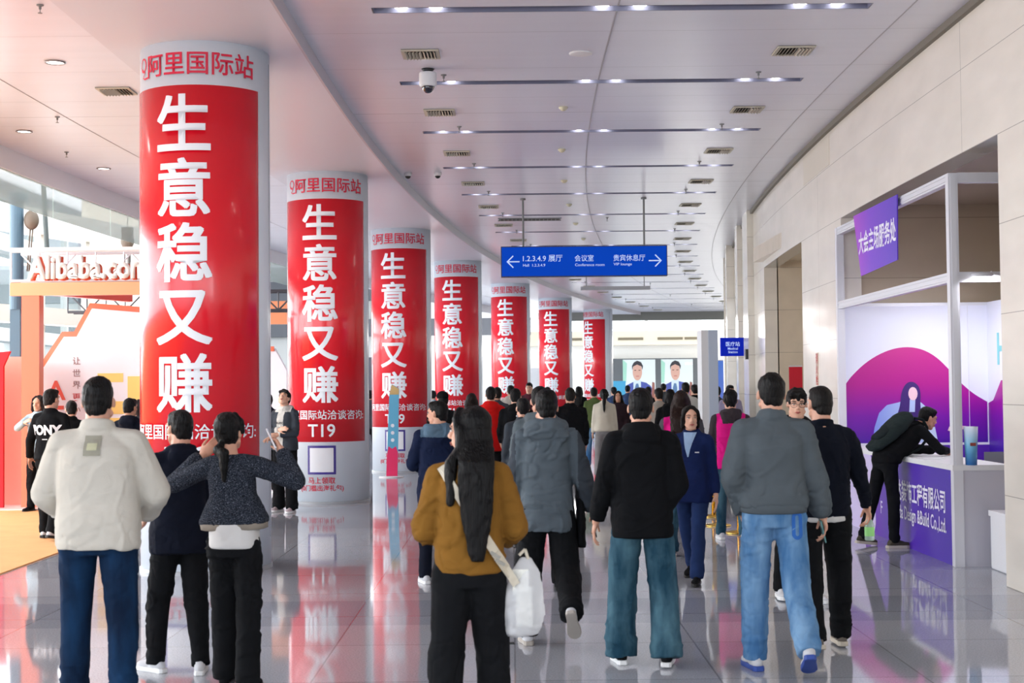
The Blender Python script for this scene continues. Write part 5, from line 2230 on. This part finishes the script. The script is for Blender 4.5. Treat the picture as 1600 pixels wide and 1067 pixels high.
# ================= foreground walkers
# man in the cream fleece jacket
rt, ps, jk, inf, s = person(153, 7.55, 1.79, 'man in a cream fleece jacket and dark blue jeans seen from behind', rz=4,
    pose=dict(L=(6, 4), Rr=(-4, 6), lh=(-0.20, 0.26, 1.02, -0.7, -0.5, -0.5), rh=(0.20, 0.26, 1.02, 0.7, -0.5, -0.5), lab=3, rab=4), width=1.10, fat=1.06, hair='short', hair_rgb=(22, 17, 18),
    top=dict(m=C_white, hem=0.865, loose=1.16, hemw=0.178, depth=0.135, sr=(0.086, 0.088, 0.066), cr=0.022, fold=1.0), pants=dict(m=D_dark, jeans=True, r=(0.100, 0.080, 0.072), hip=0.17), near=1)
def patch_grid(w, h, n=10):
    g = Geo()
    g.add([Vector((w * (2 * i / n - 1), 0, h * (2 * j / n - 1))) for j in range(n + 1) for i in range(n + 1)],
          [(j * (n + 1) + i, j * (n + 1) + i + 1, (j + 1) * (n + 1) + i + 1, (j + 1) * (n + 1) + i) for j in range(n) for i in range(n)])
    return g


pt = conform('back_patch', patch_grid(0.043, 0.052), Matrix.Translation((0.0, -0.2, 1.405 * s)), jk, (0, 1, 0), cloth('patch_grey', (168, 164, 148)), 0.007)
conform('patch_emblem', patch_grid(0.026, 0.018), Matrix.Translation((0.0, -0.2, 1.40 * s)), jk, (0, 1, 0), cloth('patch_emblem', (206, 204, 170)), 0.011)

# man in the black hoodie with white trainers
person(280, 8.75, 1.60, 'man in a black hooded jacket and black trousers with white trainers, turned left', rz=30,
    pose=dict(L=(10, 6), Rr=(-6, 4), la=(4, 6, 60, 50), ra=(10, 8, 50, 60), yaw=14, lab=4, rab=1, fout=22), width=0.98, hair='short', hair_rgb=(18, 16, 18),
    top=dict(m=C_navyd, hem=0.80, loose=1.1, hood=True, hs=0.9, sr=(0.075, 0.068, 0.055), hemw=0.18), pants=dict(m=C_trb, r=(0.100, 0.082, 0.062)), shoes=SH_white, near=1)

# woman in the tweed jacket, both hands raised
rt, ps, jk, inf, s = person(366, 8.25, 1.585, 'woman in a dark tweed jacket raising both hands, long hair in a low tail', rz=-4, female=True,
    pose=dict(L=(6, 3), Rr=(-5, 4), lh=(-0.25, 0.12, 1.47, -1, -0.1, -0.9), rh=(0.27, 0.14, 1.50, 1, -0.25, -0.8), yaw=-14, pitch=6, lab=0, rab=2, side=-3), width=0.92,
    hair='lowtail', hair_rgb=(22, 20, 22), hands=(60, 60), palms=((0, 1, 0), (-1, 0, 0)),
    top=dict(kind='tweed_jacket', m=tweed('dark'), hem=1.04, loose=1.02, hemw=0.215, depth=0.145, sr=(0.072, 0.066, 0.054), fold=0.8, collar=False,
             under=dict(z=0.89, w=0.165, m=cloth('white_shirt', (226, 224, 222), var=0.03)), band=cloth('pale_trim', (150, 140, 128))),
    pants=dict(m=C_trb, r=(0.094, 0.080, 0.078), hip=0.158), shoes=SH_black, near=1)
# phone in her right hand
p0, dd, nn, ww = inf[1]
g = Geo()
Mq = Matrix((ww, nn, dd)).transposed().to_4x4()
g.box(-0.037, 0.037, -0.004, 0.004, -0.075, 0.075)
ph = obj('phone', g, mat('phone_white', (226, 226, 230), rough=0.2))
ph.matrix_world = Matrix.Translation(rt.location) @ Matrix.Rotation(rt.rotation_euler.z, 4, 'Z') @ (Matrix.Translation((p0 + nn * 0.004 + dd * 0.012) * s) @ Mq)
tag(ph, 'phone held up in the right hand of the woman in the tweed jacket', 'phone')

# woman in the mustard jacket with the cross-body strap
rt, ps, jk, inf, s = person(730, 6.75, 1.625, 'woman in a mustard brown jacket with very long black hair and a cross-body strap', rz=0, female=True,
    pose=dict(L=(-4, 6), Rr=(8, 6), lh=(-0.15, 0.24, 1.05, -0.45, -0.6, -0.8), rh=(0.16, 0.24, 1.05, 0.5, -0.6, -0.8), yaw=68, pitch=0, lab=4, rab=4), width=0.96,
    hair='long', hair_rgb=(17, 14, 16), face=True, tone=1, top=dict(hlen=0.60, m=C_brown, hem=0.915, loose=1.10, hemw=0.166, depth=0.128, sr=(0.076, 0.076, 0.058), fold=1.15),
    pants=dict(m=C_trb, r=(0.108, 0.090, 0.078), hip=0.180), shoes=SH_black, near=1)
pts = []
for k in range(15):
    t = k / 14
    pts.append((-0.135 + 0.375 * t, 1.455 - 0.60 * t))
g = Geo()
rows = []
for i, (x_, z_) in enumerate(pts):
    nx, nz = 0.60, 0.375
    L_ = math.hypot(nx, nz)
    nx, nz = nx / L_ * 0.021, nz / L_ * 0.021
    rows.append([Vector((x_ + nx * q, -0.05, z_ + nz * q)) for q in (-1, -0.5, 0, 0.5, 1)])
for i in range(len(rows) - 1):
    g.add(rows[i] + rows[i + 1], [(k, k + 1, k + 6, k + 5) for k in range(4)])
g.xf(lambda p: p * s)
M_strap = cloth('strap_cream', (226, 216, 196), var=0.04)
bagr = empty('shoulder_bag', rt.location, 'clear white plastic tote bag on a cream cross-body strap', 'bag')
bagr.rotation_euler = rt.rotation_euler
st = conform('strap', g, Matrix.Identity(4), jk, (0, 1, 0), M_strap, 0.012)
st.parent = bagr
md = st.modifiers.new('t', 'SOLIDIFY')
md.thickness = 0.004
g = Geo()
for zq in (1.02, 0.985):
    t = (1.455 - zq) / 0.60
    g.box(-0.028, 0.028, -0.004, 0.004, -0.008, 0.008, M=Matrix.Translation((-0.135 + 0.375 * t, -0.175, zq)) @ Matrix.Rotation(R(32), 4, 'Y'))
g.xf(lambda p: p * s)
obj('buckle', g, mat('buckle_silver', (120, 118, 112), rough=0.3, metal=0.8), bagr)
g = Geo()
prof = []
for z, rx, ry in ((0.58, 0.035, 0.03), (0.60, 0.085, 0.045), (0.70, 0.105, 0.055), (0.82, 0.095, 0.05), (0.92, 0.070, 0.035), (0.99, 0.030, 0.018)):
    prof.append([Vector((0.285 + rx * math.cos(2 * math.pi * k / 24) * (1 + 0.12 * math.sin(5 * k)) - (0.94 - z) * 0.06, 0.0 + ry * math.sin(2 * math.pi * k / 24), z)) for k in range(24)])
g.rings(prof)
bg = grow('bag_body', g, mat('clear_plastic', (236, 236, 238), rough=0.18, alpha=0.5), bagr, 0.010, 1, fold=0.012, fscale=(12, 12, 9), seed=3, scale=s)
g = Geo()
g.box(0.235, 0.32, -0.03, 0.02, 0.64, 0.84)
g.box(0.22, 0.30, -0.035, -0.02, 0.80, 0.93)
g.xf(lambda p: p * s)
o = obj('leaflet', g, mat('leaflet_print', (214, 214, 206), rough=0.5, var=0.25, vscale=22), bagr)
g = Geo()
g.tube([Vector((0.30, -0.01, 0.98)), Vector((0.285, -0.02, 1.03)), Vector((0.255, -0.02, 1.0))], 0.008)
g.xf(lambda p: p * s)
obj('handle', g, M_strap, bagr)

# man in the grey hooded jacket, one foot lifted
rt, ps, jk, inf, s = person(852, 9.6, 1.70, 'man in a slate grey hooded jacket striding away, one shoe sole lifted', rz=0,
    pose=dict(L=(2, 4), Rr=(-6, 52), la=(6, 8, 40, 30), ra=(-4, 16, 22, 0), yaw=6, lab=5, rab=5), width=1.04, hair='short', hair_rgb=(16, 15, 18),
    top=dict(m=C_grey, m2=C_greyd, hem=0.77, loose=1.10, hood=True, hs=1.25, hemw=0.168, sr=(0.078, 0.074, 0.060), fold=1.2, collar=False,
             split=lambda p: (lambda c: (c[:, 0] > 0.215) | (c[:, 0] < -0.215))),
    pants=dict(m=C_trb, r=(0.104, 0.094, 0.084)), shoes=dict(m=SH_white['m'], sole=mat('sole_grey', (170, 162, 154), rough=0.7)), near=1)
p0, dd, nn, ww = inf[1]
g = Geo()
g.box(-0.037, 0.037, -0.004, 0.004, -0.072, 0.072)
ph = obj('phone', g, mat('phone_black', (18, 18, 20), rough=0.2))
ph.matrix_world = Matrix.Translation(rt.location) @ (Matrix.Translation((p0 + dd * 0.03) * s) @ Matrix((ww, nn, dd)).transposed().to_4x4())
tag(ph, 'dark phone held low by the man in the slate grey hooded jacket', 'phone')
# dark bag carried at his right side
g = Geo()
g.rings([[Vector((0.235 + 0.032 * math.cos(2 * math.pi * k / 16), 0.02 + 0.10 * math.sin(2 * math.pi * k / 16) * w_, z)) for k in range(16)] for z, w_ in ((0.66, 0.6), (0.68, 1.0), (0.80, 1.05), (0.93, 0.8), (1.0, 0.4))])
bgo = grow('hand_bag', g, C_black, None, 0.012, 1, fold=0.008, seed=9, scale=s)
bgo.location = rt.location
tag(bgo, 'soft black bag hanging at the right hip of the man in the slate grey jacket', 'bag')

# man in the black hooded jacket and faded teal jeans
person(1000, 8.9, 1.70, 'man in a black hooded jacket and faded teal straight jeans walking away', rz=-2,
    pose=dict(L=(2, 3), Rr=(-4, 8), la=(2, 13, 18, 0), ra=(-10, 12, 55, 50), yaw=-4, lab=5, rab=4), width=1.05, hair='short', hair_rgb=(18, 15, 18),
    top=dict(m=C_black, hem=0.80, loose=1.16, hood=True, hs=1.0, hemw=0.172, sr=(0.082, 0.072, 0.056), fold=1.0, fscale=(5, 5, 7)),
    pants=dict(m=D_teal, jeans=True, r=(0.098, 0.094, 0.100), hip=0.165, stack=False, length=1.3), shoes=dict(m=cloth('black_shoe', (24, 24, 27)), sole=mat('sole_white', (226, 226, 226))), near=1)

# man in the grey sweatshirt and light jeans
rt, ps, jk, inf, s = person(1204, 8.65, 1.785, 'tall man in a grey collared sweatshirt and light blue jeans walking away', rz=0,
    pose=dict(L=(4, 4), Rr=(-12, 26), la=(-4, 14, 46, 40), ra=(2, 15, 14, 0), yaw=0, lab=2, rab=3), width=1.04, hair='short', hair_rgb=(24, 17, 18),
    top=dict(kind='sweatshirt', m=cloth('warm_grey', (90, 98, 104), var=0.07), hem=0.955, loose=1.17, hemw=0.178, sr=(0.088, 0.086, 0.066), fold=1.0, cr=0.022, band=cloth('warm_grey', (90, 98, 104))),
    pants=dict(m=D_light, jeans=True, r=(0.102, 0.082, 0.074), hip=0.170), shoes=dict(m=SH_white['m'], sole=mat('sole_blue', (40, 70, 150), rough=0.6)), near=1, hands=(25, 40))
g = Geo()
pts = [(0.022 * math.cos(R(a)), 0.05 + 0.022 * math.sin(R(a))) for a in range(0, 181, 20)] + [(0.022 * math.cos(R(a)), -0.05 + 0.022 * math.sin(R(a))) for a in range(180, 361, 20)]
pts.append(pts[0])
gg = arc_ribbon(pts, 0.022)
me = gg.mesh('x')
tr_o = [c for c in rt.children if c.name.startswith('jeans')][0]
conform('pocket_print', me, Matrix.Translation((0.118 * s, -0.15, 0.86 * s)) @ Matrix.Rotation(R(90), 4, 'X'), tr_o, (0, 1, 0), mat('pocket_blue', (20, 90, 170), rough=0.7), 0.006)
p0, dd, nn, ww = inf[1]
g = Geo()
g.box(-0.037, 0.037, -0.004, 0.004, -0.072, 0.072)
ph = obj('phone', g, mat('phone_teal', (96, 140, 140), rough=0.2))
ph.matrix_world = Matrix.Translation(rt.location) @ (Matrix.Translation((p0 + dd * 0.01) * s) @ Matrix((ww, nn, dd)).transposed().to_4x4())
tag(ph, 'teal phone in the right hand of the tall man in the grey sweatshirt', 'phone')

# man in the dark navy sweater carrying a bottle
rt, ps, jk, inf, s = person(1280, 9.3, 1.70, 'man in a dark navy sweater and black trousers carrying a green bottle', rz=6,
    pose=dict(L=(-8, 14), Rr=(10, 6), la=(0, 10, 16, 0), ra=(10, 20, 12, 0), yaw=8, lab=3, rab=5), width=1.08, hair='buzz', hair_rgb=(38, 30, 28),
    top=dict(kind='sweater', m=cloth('midnight', (16, 20, 32)), hem=0.875, loose=1.10, hemw=0.170, sr=(0.074, 0.062, 0.046), fold=0.7, cr=0.012,
             under=dict(z=0.845, m=cloth('white_shirt', (226, 224, 222)))),
    pants=dict(m=C_trb, r=(0.102, 0.086, 0.074)), shoes=SH_grey, near=1, hands=(25, 55))
p0, dd, nn, ww = inf[1]
bo_ = empty('water_bottle', (0, 0, 0), 'clear bottle with green cap in the hand of the man in dark navy', 'bottle')
wp_ = world_pt(rt, p0 * s)
bo_.location = wp_ + Vector((0.02, 0, -0.15))
g = Geo()
g.lathe([(0.028, 0), (0.032, 0.005), (0.032, 0.10), (0.026, 0.12), (0.013, 0.145), (0.013, 0.158)], seg=20)
obj('bottle_body', g, mat('bottle_clear', (210, 235, 220), rough=0.05, alpha=0.45), bo_, True)
g = Geo()
g.lathe([(0.015, 0.155), (0.015, 0.178), (0.013, 0.18)], seg=16)
obj('cap', g, mat('cap_green', (120, 210, 70), rough=0.4), bo_)
g = Geo()
g.lathe([(0.0325, 0.03), (0.0325, 0.09)], seg=20, cap=False)
obj('printed_label', g, mat('label_green', (150, 220, 130), rough=0.4), bo_)

# ================= middle distance
# man in navy with a blue-grey hood, looking left
person(682, 12.6, 1.60, 'man in a navy coat with a blue-grey hood, head turned left', rz=8,
    pose=dict(L=(4, 4), Rr=(-4, 6), la=(14, 14, 70, 50), ra=(14, 12, 70, 50), yaw=55, lab=3, rab=3), width=1.0, hair='short', hair_rgb=(22, 20, 22), face=True,
    top=dict(m=cloth('deep_navy', (22, 32, 60)), m2=cloth('blue_grey_hood', (92, 116, 136)), hem=0.74, loose=1.10, hood=True, hs=1.15, sr=(0.075, 0.068, 0.055), collar=False,
             split=lambda p: (lambda c: (c[:, 2] > 1.40 + p.dz) & (np.abs(c[:, 0]) < 0.17))),
    pants=dict(m=C_navyd), near=2)
# walking woman in navy facing the camera
rt, ps, jk, inf, s = person(1078, 12.55, 1.56, 'woman in a navy coat and pale blue shirt walking towards the camera', rz=158, female=True,
    pose=dict(L=(20, 8), Rr=(-20, 12), la=(-8, 8, 14, 0), ra=(6, 8, 16, 0), yaw=28, lab=1, rab=1, twist=-6), width=0.98, hair='bob', hair_rgb=(40, 30, 28), face=True, tone=1,
    top=dict(m=cloth('coat_navy', (24, 38, 84)), hem=0.80, loose=1.10, hemw=0.180, sr=(0.072, 0.062, 0.050), cr=0.016),
    pants=dict(m=cloth('trouser_navy', (38, 56, 100)), r=(0.088, 0.070, 0.066)), shoes=SH_black, near=2)
g = Geo()
rows = []
for i in range(7):
    t = i / 6
    z_ = 1.47 - 0.24 * t
    w_ = 0.062 * (1 - t) + 0.006
    rows.append([Vector((w_ * q, 0.3, z_)) for q in (-1, -0.5, 0, 0.5, 1)])
for i in range(6):
    g.add(rows[i] + rows[i + 1], [(k, k + 1, k + 6, k + 5) for k in range(4)])
g.xf(lambda p: p * s)
conform('shirt_front', g, Matrix.Identity(4), jk, (0, -1, 0), cloth('pale_blue_shirt', (160, 186, 220)), 0.006)
g = Geo()
g.add([Vector((-0.11, 0.3, 1.27)), Vector((-0.07, 0.3, 1.27)), Vector((-0.07, 0.3, 1.282)), Vector((-0.11, 0.3, 1.282))], [(0, 1, 2, 3)])
g.xf(lambda p: p * s)
conform('name_badge', g, Matrix.Identity(4), jk, (0, -1, 0), mat('badge_silver', (200, 200, 205), rough=0.3), 0.008)

# pink vests
C_pink = cloth('hot_pink', (236, 30, 140), var=0.05)
person(1063, 14.4, 1.66, 'woman in a hot pink vest with long reddish brown hair, behind the woman in navy', rz=-8, female=True,
    pose=dict(L=(4, 4), Rr=(-6, 8), la=(6, 10, 40, 20), ra=(6, 12, 40, 20), lab=2, rab=2), width=1.0, hair='longwave', hair_rgb=(74, 40, 30),
    top=dict(kind='vest', m=C_pink, m2=cloth('grey_sleeve', (86, 84, 90)), hem=0.86, loose=1.12, split=lambda p: (lambda c: np.abs(c[:, 0]) > 0.185)),
    pants=dict(m=D_teal, jeans=True), shoes=SH_grey, near=2)
person(1140, 15.9, 1.66, 'man in a hot pink vest over a dark hooded sweatshirt and jeans', rz=-6,
    pose=dict(L=(6, 6), Rr=(-6, 8), la=(6, 12, 30, 20), ra=(10, 12, 50, 40), lab=3, rab=3), width=1.05, hair='full', hair_rgb=(26, 24, 26),
    top=dict(kind='vest', m=C_pink, m2=cloth('dark_taupe', (66, 58, 62)), hem=0.83, loose=1.12, hood=True, hs=1.0,
             split=lambda p: (lambda c: (np.abs(c[:, 0]) > 0.17) | ((c[:, 2] > 1.36 + p.dz) & (np.abs(c[:, 0]) < 0.135 - (1.5 - c[:, 2]) * 0.3)))),
    pants=dict(m=D_teal, jeans=True, r=(0.088, 0.066, 0.058)), shoes=SH_white, near=2)
# young man with glasses
person(1243, 11.4, 1.68, 'young man with glasses facing the camera beside the dark navy sweater', rz=188,
    pose=dict(L=(6, 4), Rr=(-6, 6), la=(6, 8, 30, 20), ra=(50, 12, 110, 30), yaw=-14, pitch=-6, lab=3, rab=3), width=0.98, hair='full', hair_rgb=(24, 20, 20), face=True, tone=1, glasses=True,
    top=dict(m=C_black, hem=0.84, loose=1.05, hood=True), pants=dict(m=C_trb), shoes=SH_white, near=2)

# man leaning on the counter
rt, ps, jk, inf, s = person(1392, 15.05, 1.70, 'man in black with a backpack leaning over the purple counter', X=3.94, rz=-74,
    pose=dict(L=(-14, 2), Rr=(2, 3), lh=(-0.12, 0.70, 1.03, -0.7, 0.1, -0.8), rh=(0.10, 0.70, 1.03, 0.9, 0.0, -0.8), lean=50, pitch=12, yaw=-4, lab=5, rab=3), width=0.95, hair='short', hair_rgb=(20, 20, 22),
    hands=(60, 60), palms=((0, 0, -1), (0, 0, -1)), face=True,
    top=dict(m=C_black, hem=0.90, loose=1.0, hood=False, sr=(0.066, 0.058, 0.046)), pants=dict(m=C_trb, r=(0.086, 0.068, 0.058), hip=0.155),
    shoes=dict(m=cloth('olive_shoe', (84, 78, 66)), sole=mat('sole_tan', (196, 186, 170))), near=2)
g = Geo()
bpq = [(0.98, 0.06, 0.02), (1.0, 0.14, 0.06), (1.15, 0.165, 0.085), (1.35, 0.155, 0.085), (1.45, 0.12, 0.06), (1.49, 0.05, 0.02)]
g.rings([torso_ring(ps, z, rx, ry, -0.185) for z, rx, ry in bpq])
C_pack = cloth('pack_green', (40, 50, 50), var=0.15)
bp = grow('backpack', g, C_pack, None, 0.012, 2, fold=0.006, seed=4, scale=s)
bp.location = rt.location
bp.rotation_euler = rt.rotation_euler
tag(bp, 'dark green-grey backpack worn by the man leaning over the counter', 'backpack')
g = Geo()
g.rings([torso_ring(ps, z, rx, ry, -0.235) for z, rx, ry in ((1.04, 0.08, 0.015), (1.06, 0.11, 0.028), (1.2, 0.115, 0.03), (1.24, 0.08, 0.012))])
grow('front_pocket', g, cloth('pack_dark', (30, 38, 40)), bp, 0.012, 1, scale=s)
for sd in (-1, 1):
    g = Geo()
    pp_ = [ps.U(V(sd * 0.09, y_, z_)) for y_, z_ in ((-0.14, 1.46), (-0.06, 1.525), (0.04, 1.51), (0.135, 1.42), (0.150, 1.28), (0.10, 1.12), (-0.10, 1.04))]
    g.chain(pp_, [0.016] * 7, seg=8)
    grow('shoulder_strap', g, cloth('pack_dark', (30, 38, 40)), bp, 0.009, 1, scale=s)

# man looking up beside the second column
rt, ps, jk, inf, s = person(444, 20.0, 1.71, 'man in an open grey jacket and white hoodie looking up beside the second column', rz=158,
    pose=dict(L=(3, 2), Rr=(-2, 4), la=(10, 8, 85, 50), ra=(16, 8, 100, 60), pitch=30, yaw=10, lab=4, rab=4), width=0.98, hair='full', hair_rgb=(24, 18, 18), face=True, tone=1,
    top=dict(m=C_greyd, m2=cloth('white_hoodie', (216, 214, 208)), hem=0.88, loose=1.08, hood=True, split=lambda p: (lambda c: ((np.abs(c[:, 0]) < 0.055) & (c[:, 1] > 0.02)) | ((c[:, 2] > 1.43 + p.dz) & (np.abs(c[:, 0]) < 0.13)))),
    pants=dict(m=C_trb, r=(0.098, 0.09, 0.088)), shoes=dict(m=cloth('mauve_shoe', (206, 190, 196)), sole=mat('sole_white', (226, 226, 226))), near=2)
me = text_mesh('AVFC', 0.045, 0.02)
conform('chest_lettering', me, Matrix.Translation((0, 0.3, 1.28 * s)) @ Matrix.Rotation(R(180), 4, 'Z') @ Matrix.Rotation(R(90), 4, 'X'), jk, (0, -1, 0), mat('print_dark', (40, 40, 46), rough=0.7), 0.008)

# man in the lettered black jacket on the carpet
rt, ps, jk, inf, s = person(80, 16.6, 1.73, 'man in a black jacket with white back lettering at the orange carpet edge', rz=-14,
    pose=dict(L=(8, 6), Rr=(-8, 10), la=(4, 22, 24, 0), ra=(2, 10, 30, 10), yaw=-12, lab=3, rab=3), width=1.06, hair='short', hair_rgb=(50, 40, 40), sink=0.012,
    top=dict(m=C_black, hem=0.90, loose=1.08, sr=(0.07, 0.064, 0.052)), pants=dict(m=C_trb, r=(0.09, 0.08, 0.072)), shoes=dict(m=SH_white['m'], sole=mat('sole_black', (26, 26, 28))), near=2)
me = text_mesh('PONY', 0.15, 0.05, cut=0.03, sx=0.9)
conform('back_lettering', me, Matrix.Translation((0, -0.3, 1.28 * s)) @ Matrix.Rotation(R(90), 4, 'X'), jk, (0, 1, 0), mat('print_white', (225, 225, 228), rough=0.7), 0.012)
me = text_mesh('—', 0.06, 0.05)
conform('back_lettering', me, Matrix.Translation((0, -0.3, 1.17 * s)) @ Matrix.Rotation(R(90), 4, 'X'), jk, (0, 1, 0), mat('print_white', (225, 225, 228)), 0.012)

# ================= the crowd further down
BLK = dict(m=C_black)
CRW = [
    # px, d, h, rz, hair, hair colour, top, trousers, shoes, label, kwargs
    (60, 20.5, 1.66, 170, 'long', (60, 44, 40), dict(m=cloth('pale_blue', (176, 200, 214))), dict(m=C_trb), 'woman in pale blue holding up a phone at the left stand', dict(female=True, pose=dict(ra=(60, 10, 80, 30)))),
    (111, 18.5, 1.60, 5, 'short', (40, 30, 30), dict(m=C_black), dict(m=C_trb), 'person whose dark head shows between the lettered jacket and the cream fleece', dict()),
    (203, 17.2, 1.63, -10, 'short', (22, 20, 26), dict(m=C_navyd, hood=True), dict(m=C_trb), 'person in a dark hood between the cream fleece and the first column', dict()),
    (216, 18.2, 1.60, 30, 'bob', (60, 26, 26), dict(m=C_greyd), dict(m=C_trb), 'person with dark red hair just left of the first column', dict(female=True)),
    (843, 12.2, 1.72, 4, 'short', (20, 18, 20), dict(m=cloth('steel_grey', (98, 108, 114)), hood=True, hs=1.1, loose=1.15), dict(m=C_trb), 'man in a steel grey hooded jacket directly ahead of the striding man', dict(width=1.1)),
    (816, 15.5, 1.60, 8, 'short', (30, 26, 28), dict(m=C_greyd, loose=1.08), dict(m=C_trb), 'person in charcoal just left of the man with the steel grey hood', dict()),
    (766, 21.5, 1.72, 0, 'short', (20, 18, 20), dict(m=cloth('bright_red', (226, 30, 28), var=0.05), hood=True, hem=0.76, loose=1.1), dict(m=C_trb), 'person in a bright red hooded jacket', dict(pose=dict(ra=(0, 8, 14, 0), L=(12, 4), Rr=(-8, 14)))),
    (736, 21.0, 1.63, 10, 'longwave', (50, 30, 26), dict(m=cloth('coral_red', (214, 70, 50))), dict(m=C_trb), 'woman with brown hair in coral red, left of the red jacket', dict(female=True)),
    (690, 19.8, 1.66, 0, 'capped', (20, 18, 18), dict(m=C_black), dict(m=C_trb), 'man in a black cap and black top', dict(pose=dict(yaw=30))),
    (776, 24.5, 1.72, -6, 'short', (44, 36, 34), dict(m=cloth('mid_grey', (76, 78, 86))), dict(m=C_trb), 'man in dark grey just right of the red jacket', dict()),
    (797, 30.0, 1.76, 0, 'short', (30, 26, 26), dict(m=cloth('light_beige', (206, 198, 188)), hood=True), dict(m=C_trb), 'person in a pale beige hoodie beyond the black and white jacket', dict()),
    (805, 20.0, 1.70, 4, 'short', (18, 16, 20), dict(m=C_black, hood=True, loose=1.18), dict(m=C_trb), 'man in a black jacket with small white lettering on the back', dict(width=1.1, txt='FOUR FACE')),
    (826, 33.0, 1.82, 180, 'short', (30, 26, 26), dict(m=cloth('maroon', (92, 46, 56))), dict(m=C_trb), 'person in maroon facing the camera near the fifth column', dict(face=True)),
    (890, 20.5, 1.70, 6, 'short', (40, 36, 34), dict(m=C_black, loose=1.15, hem=0.92), dict(m=C_trb), 'man in a plain black sweater in front of the sixth column', dict(width=1.12)),
    (904, 38.0, 1.72, -20, 'long', (30, 24, 26), dict(m=C_black), dict(m=C_trb), 'dark-haired woman just right of the plain black sweater', dict(female=True)),
    (927, 30.0, 1.70, 4, 'short', (40, 28, 26), dict(m=cloth('olive', (96, 112, 66))), dict(m=D_light, jeans=True), 'person in an olive green jacket in front of the farthest column', dict()),
    (943, 26.5, 1.66, -4, 'ponytail', (18, 16, 20), dict(m=cloth('off_white_knit', (226, 218, 200), var=0.04), hem=0.92, loose=1.14), dict(m=cloth('light_grey_trousers', (150, 146, 146)), r=(0.098, 0.09, 0.09)), 'woman in an off-white cardigan with a black ponytail and grey trousers', dict(female=True, pose=dict(L=(8, 4), Rr=(-8, 8)))),
    (965, 29.0, 1.62, 160, 'long', (36, 26, 26), dict(m=cloth('dark_plum', (44, 30, 36)), hem=0.7), dict(m=C_trb), 'woman with long dark hair in a dark coat facing the camera', dict(female=True, face=True)),
    (958, 36.0, 1.70, 0, 'short', (26, 26, 34), dict(m=cloth('blue_top', (60, 80, 120))), dict(m=C_trb), 'person in a blue top behind the off-white cardigan', dict()),
    (1028, 24.0, 1.68, 4, 'short', (50, 40, 36), dict(m=cloth('tan_grey', (176, 166, 156))), dict(m=C_trb), 'person in tan grey just right of the black hooded jacket', dict()),
    (1046, 22.0, 1.66, -4, 'bob', (20, 18, 20), dict(m=C_black, hood=True), dict(m=C_trb), 'dark-haired person in black in front of the right-hand screen', dict(female=True)),
    (1070, 28.0, 1.78, 0, 'short', (22, 20, 22), dict(m=cloth('white_top', (216, 212, 206)), loose=1.12), dict(m=C_trb), 'person in a white top under the right-hand screen', dict(width=1.1)),
    (1084, 30.0, 1.74, 0, 'short', (40, 30, 30), dict(m=C_black), dict(m=C_trb), 'person in black at the right end of the screens', dict()),
    (1036, 40.0, 1.78, 0, 'short', (30, 24, 26), dict(m=C_greyd), dict(m=C_trb), 'person further off below the gap between the two screens', dict()),
    (1012, 34.0, 1.70, 0, 'short', (34, 28, 28), dict(m=C_black), dict(m=C_trb), 'person whose head just shows right of the foreground black hood', dict()),
    (980, 42.0, 1.74, 0, 'short', (30, 28, 34), dict(m=cloth('blue_top', (60, 80, 120))), dict(m=C_trb), 'person far off in blue below the left screen', dict()),
    (1119, 29.5, 1.70, 0, 'short', (40, 34, 40), dict(m=C_greyd), dict(m=C_trb), 'person in grey just right of the white gate post', dict()),
    (1140, 27.4, 1.72, 180, 'short', (30, 24, 26), dict(m=cloth('lilac_top', (170, 160, 190))), dict(m=C_trb), 'person facing the camera under the medical sign', dict()),
    (577, 31.5, 1.68, 0, 'short', (40, 40, 50), dict(m=cloth('mid_grey', (76, 78, 86))), dict(m=C_trb), 'person in grey in the gap between the second and third columns', dict()),
    (676, 33.0, 1.66, 0, 'short', (40, 44, 56), dict(m=cloth('pale_blue', (176, 200, 214))), dict(m=C_trb), 'person in pale blue left of the fourth column', dict()),
    (855, 36.0, 1.72, 0, 'short', (30, 26, 30), dict(m=C_greyd), dict(m=C_trb), 'person in charcoal between the fifth and sixth columns', dict()),
    (418, 23.5, 1.65, 20, 'short', (26, 22, 26), dict(m=C_navyd), dict(m=C_trb), 'person in dark clothes just right of the first column', dict()),
]
CONG = 'visitors walking down the hall'
for (px, d, h, rz, hr_, hc_, tp, pt_, lab, kw) in CRW:
    txt = kw.pop('txt', None)
    pose = kw.pop('pose', None) or dict(L=(8 if px % 2 else -6, 5), Rr=(-6 if px % 2 else 8, 8), la=(4, 9, 22 + px % 30, 15), ra=(-2, 9, 18 + px % 40, 15), yaw=(px % 7 - 3) * 4)
    rt, ps, jk, inf, s = person(px, d, h, lab, rz=rz, pose=pose, hair=hr_, hair_rgb=hc_, top=tp, pants=pt_, shoes=SH_white if px % 3 else SH_black,
                                near=2 if d < 23 else 3, group=CONG, tone=px % 3, **kw)
    if txt:
        me = text_mesh(txt, 0.06, 0.02, cut=0.03)
        conform('back_lettering', me, Matrix.Translation((0, -0.3, 1.16 * s)) @ Matrix.Rotation(R(90), 4, 'X'), jk, (0, 1, 0), mat('print_white', (225, 225, 228)), 0.012)
        me = text_mesh('4', 0.05, 0.02)
        conform('back_lettering', me, Matrix.Translation((0, -0.3, 1.36 * s)) @ Matrix.Rotation(R(90), 4, 'X'), jk, (0, 1, 0), mat('print_white', (225, 225, 228)), 0.02)

# small dark scrap on the floor
g = Geo()
g.box(-0.035, 0.035, -0.02, 0.02, 0, 0.006)
g.box(-0.02, 0.03, -0.015, 0.012, 0.006, 0.012)
o = obj('floor_scrap', g, M_dark)
o.location = (-0.035, 9.6, 0)
tag(o, 'small dark scrap lying on the floor beside the striding man', 'scrap')
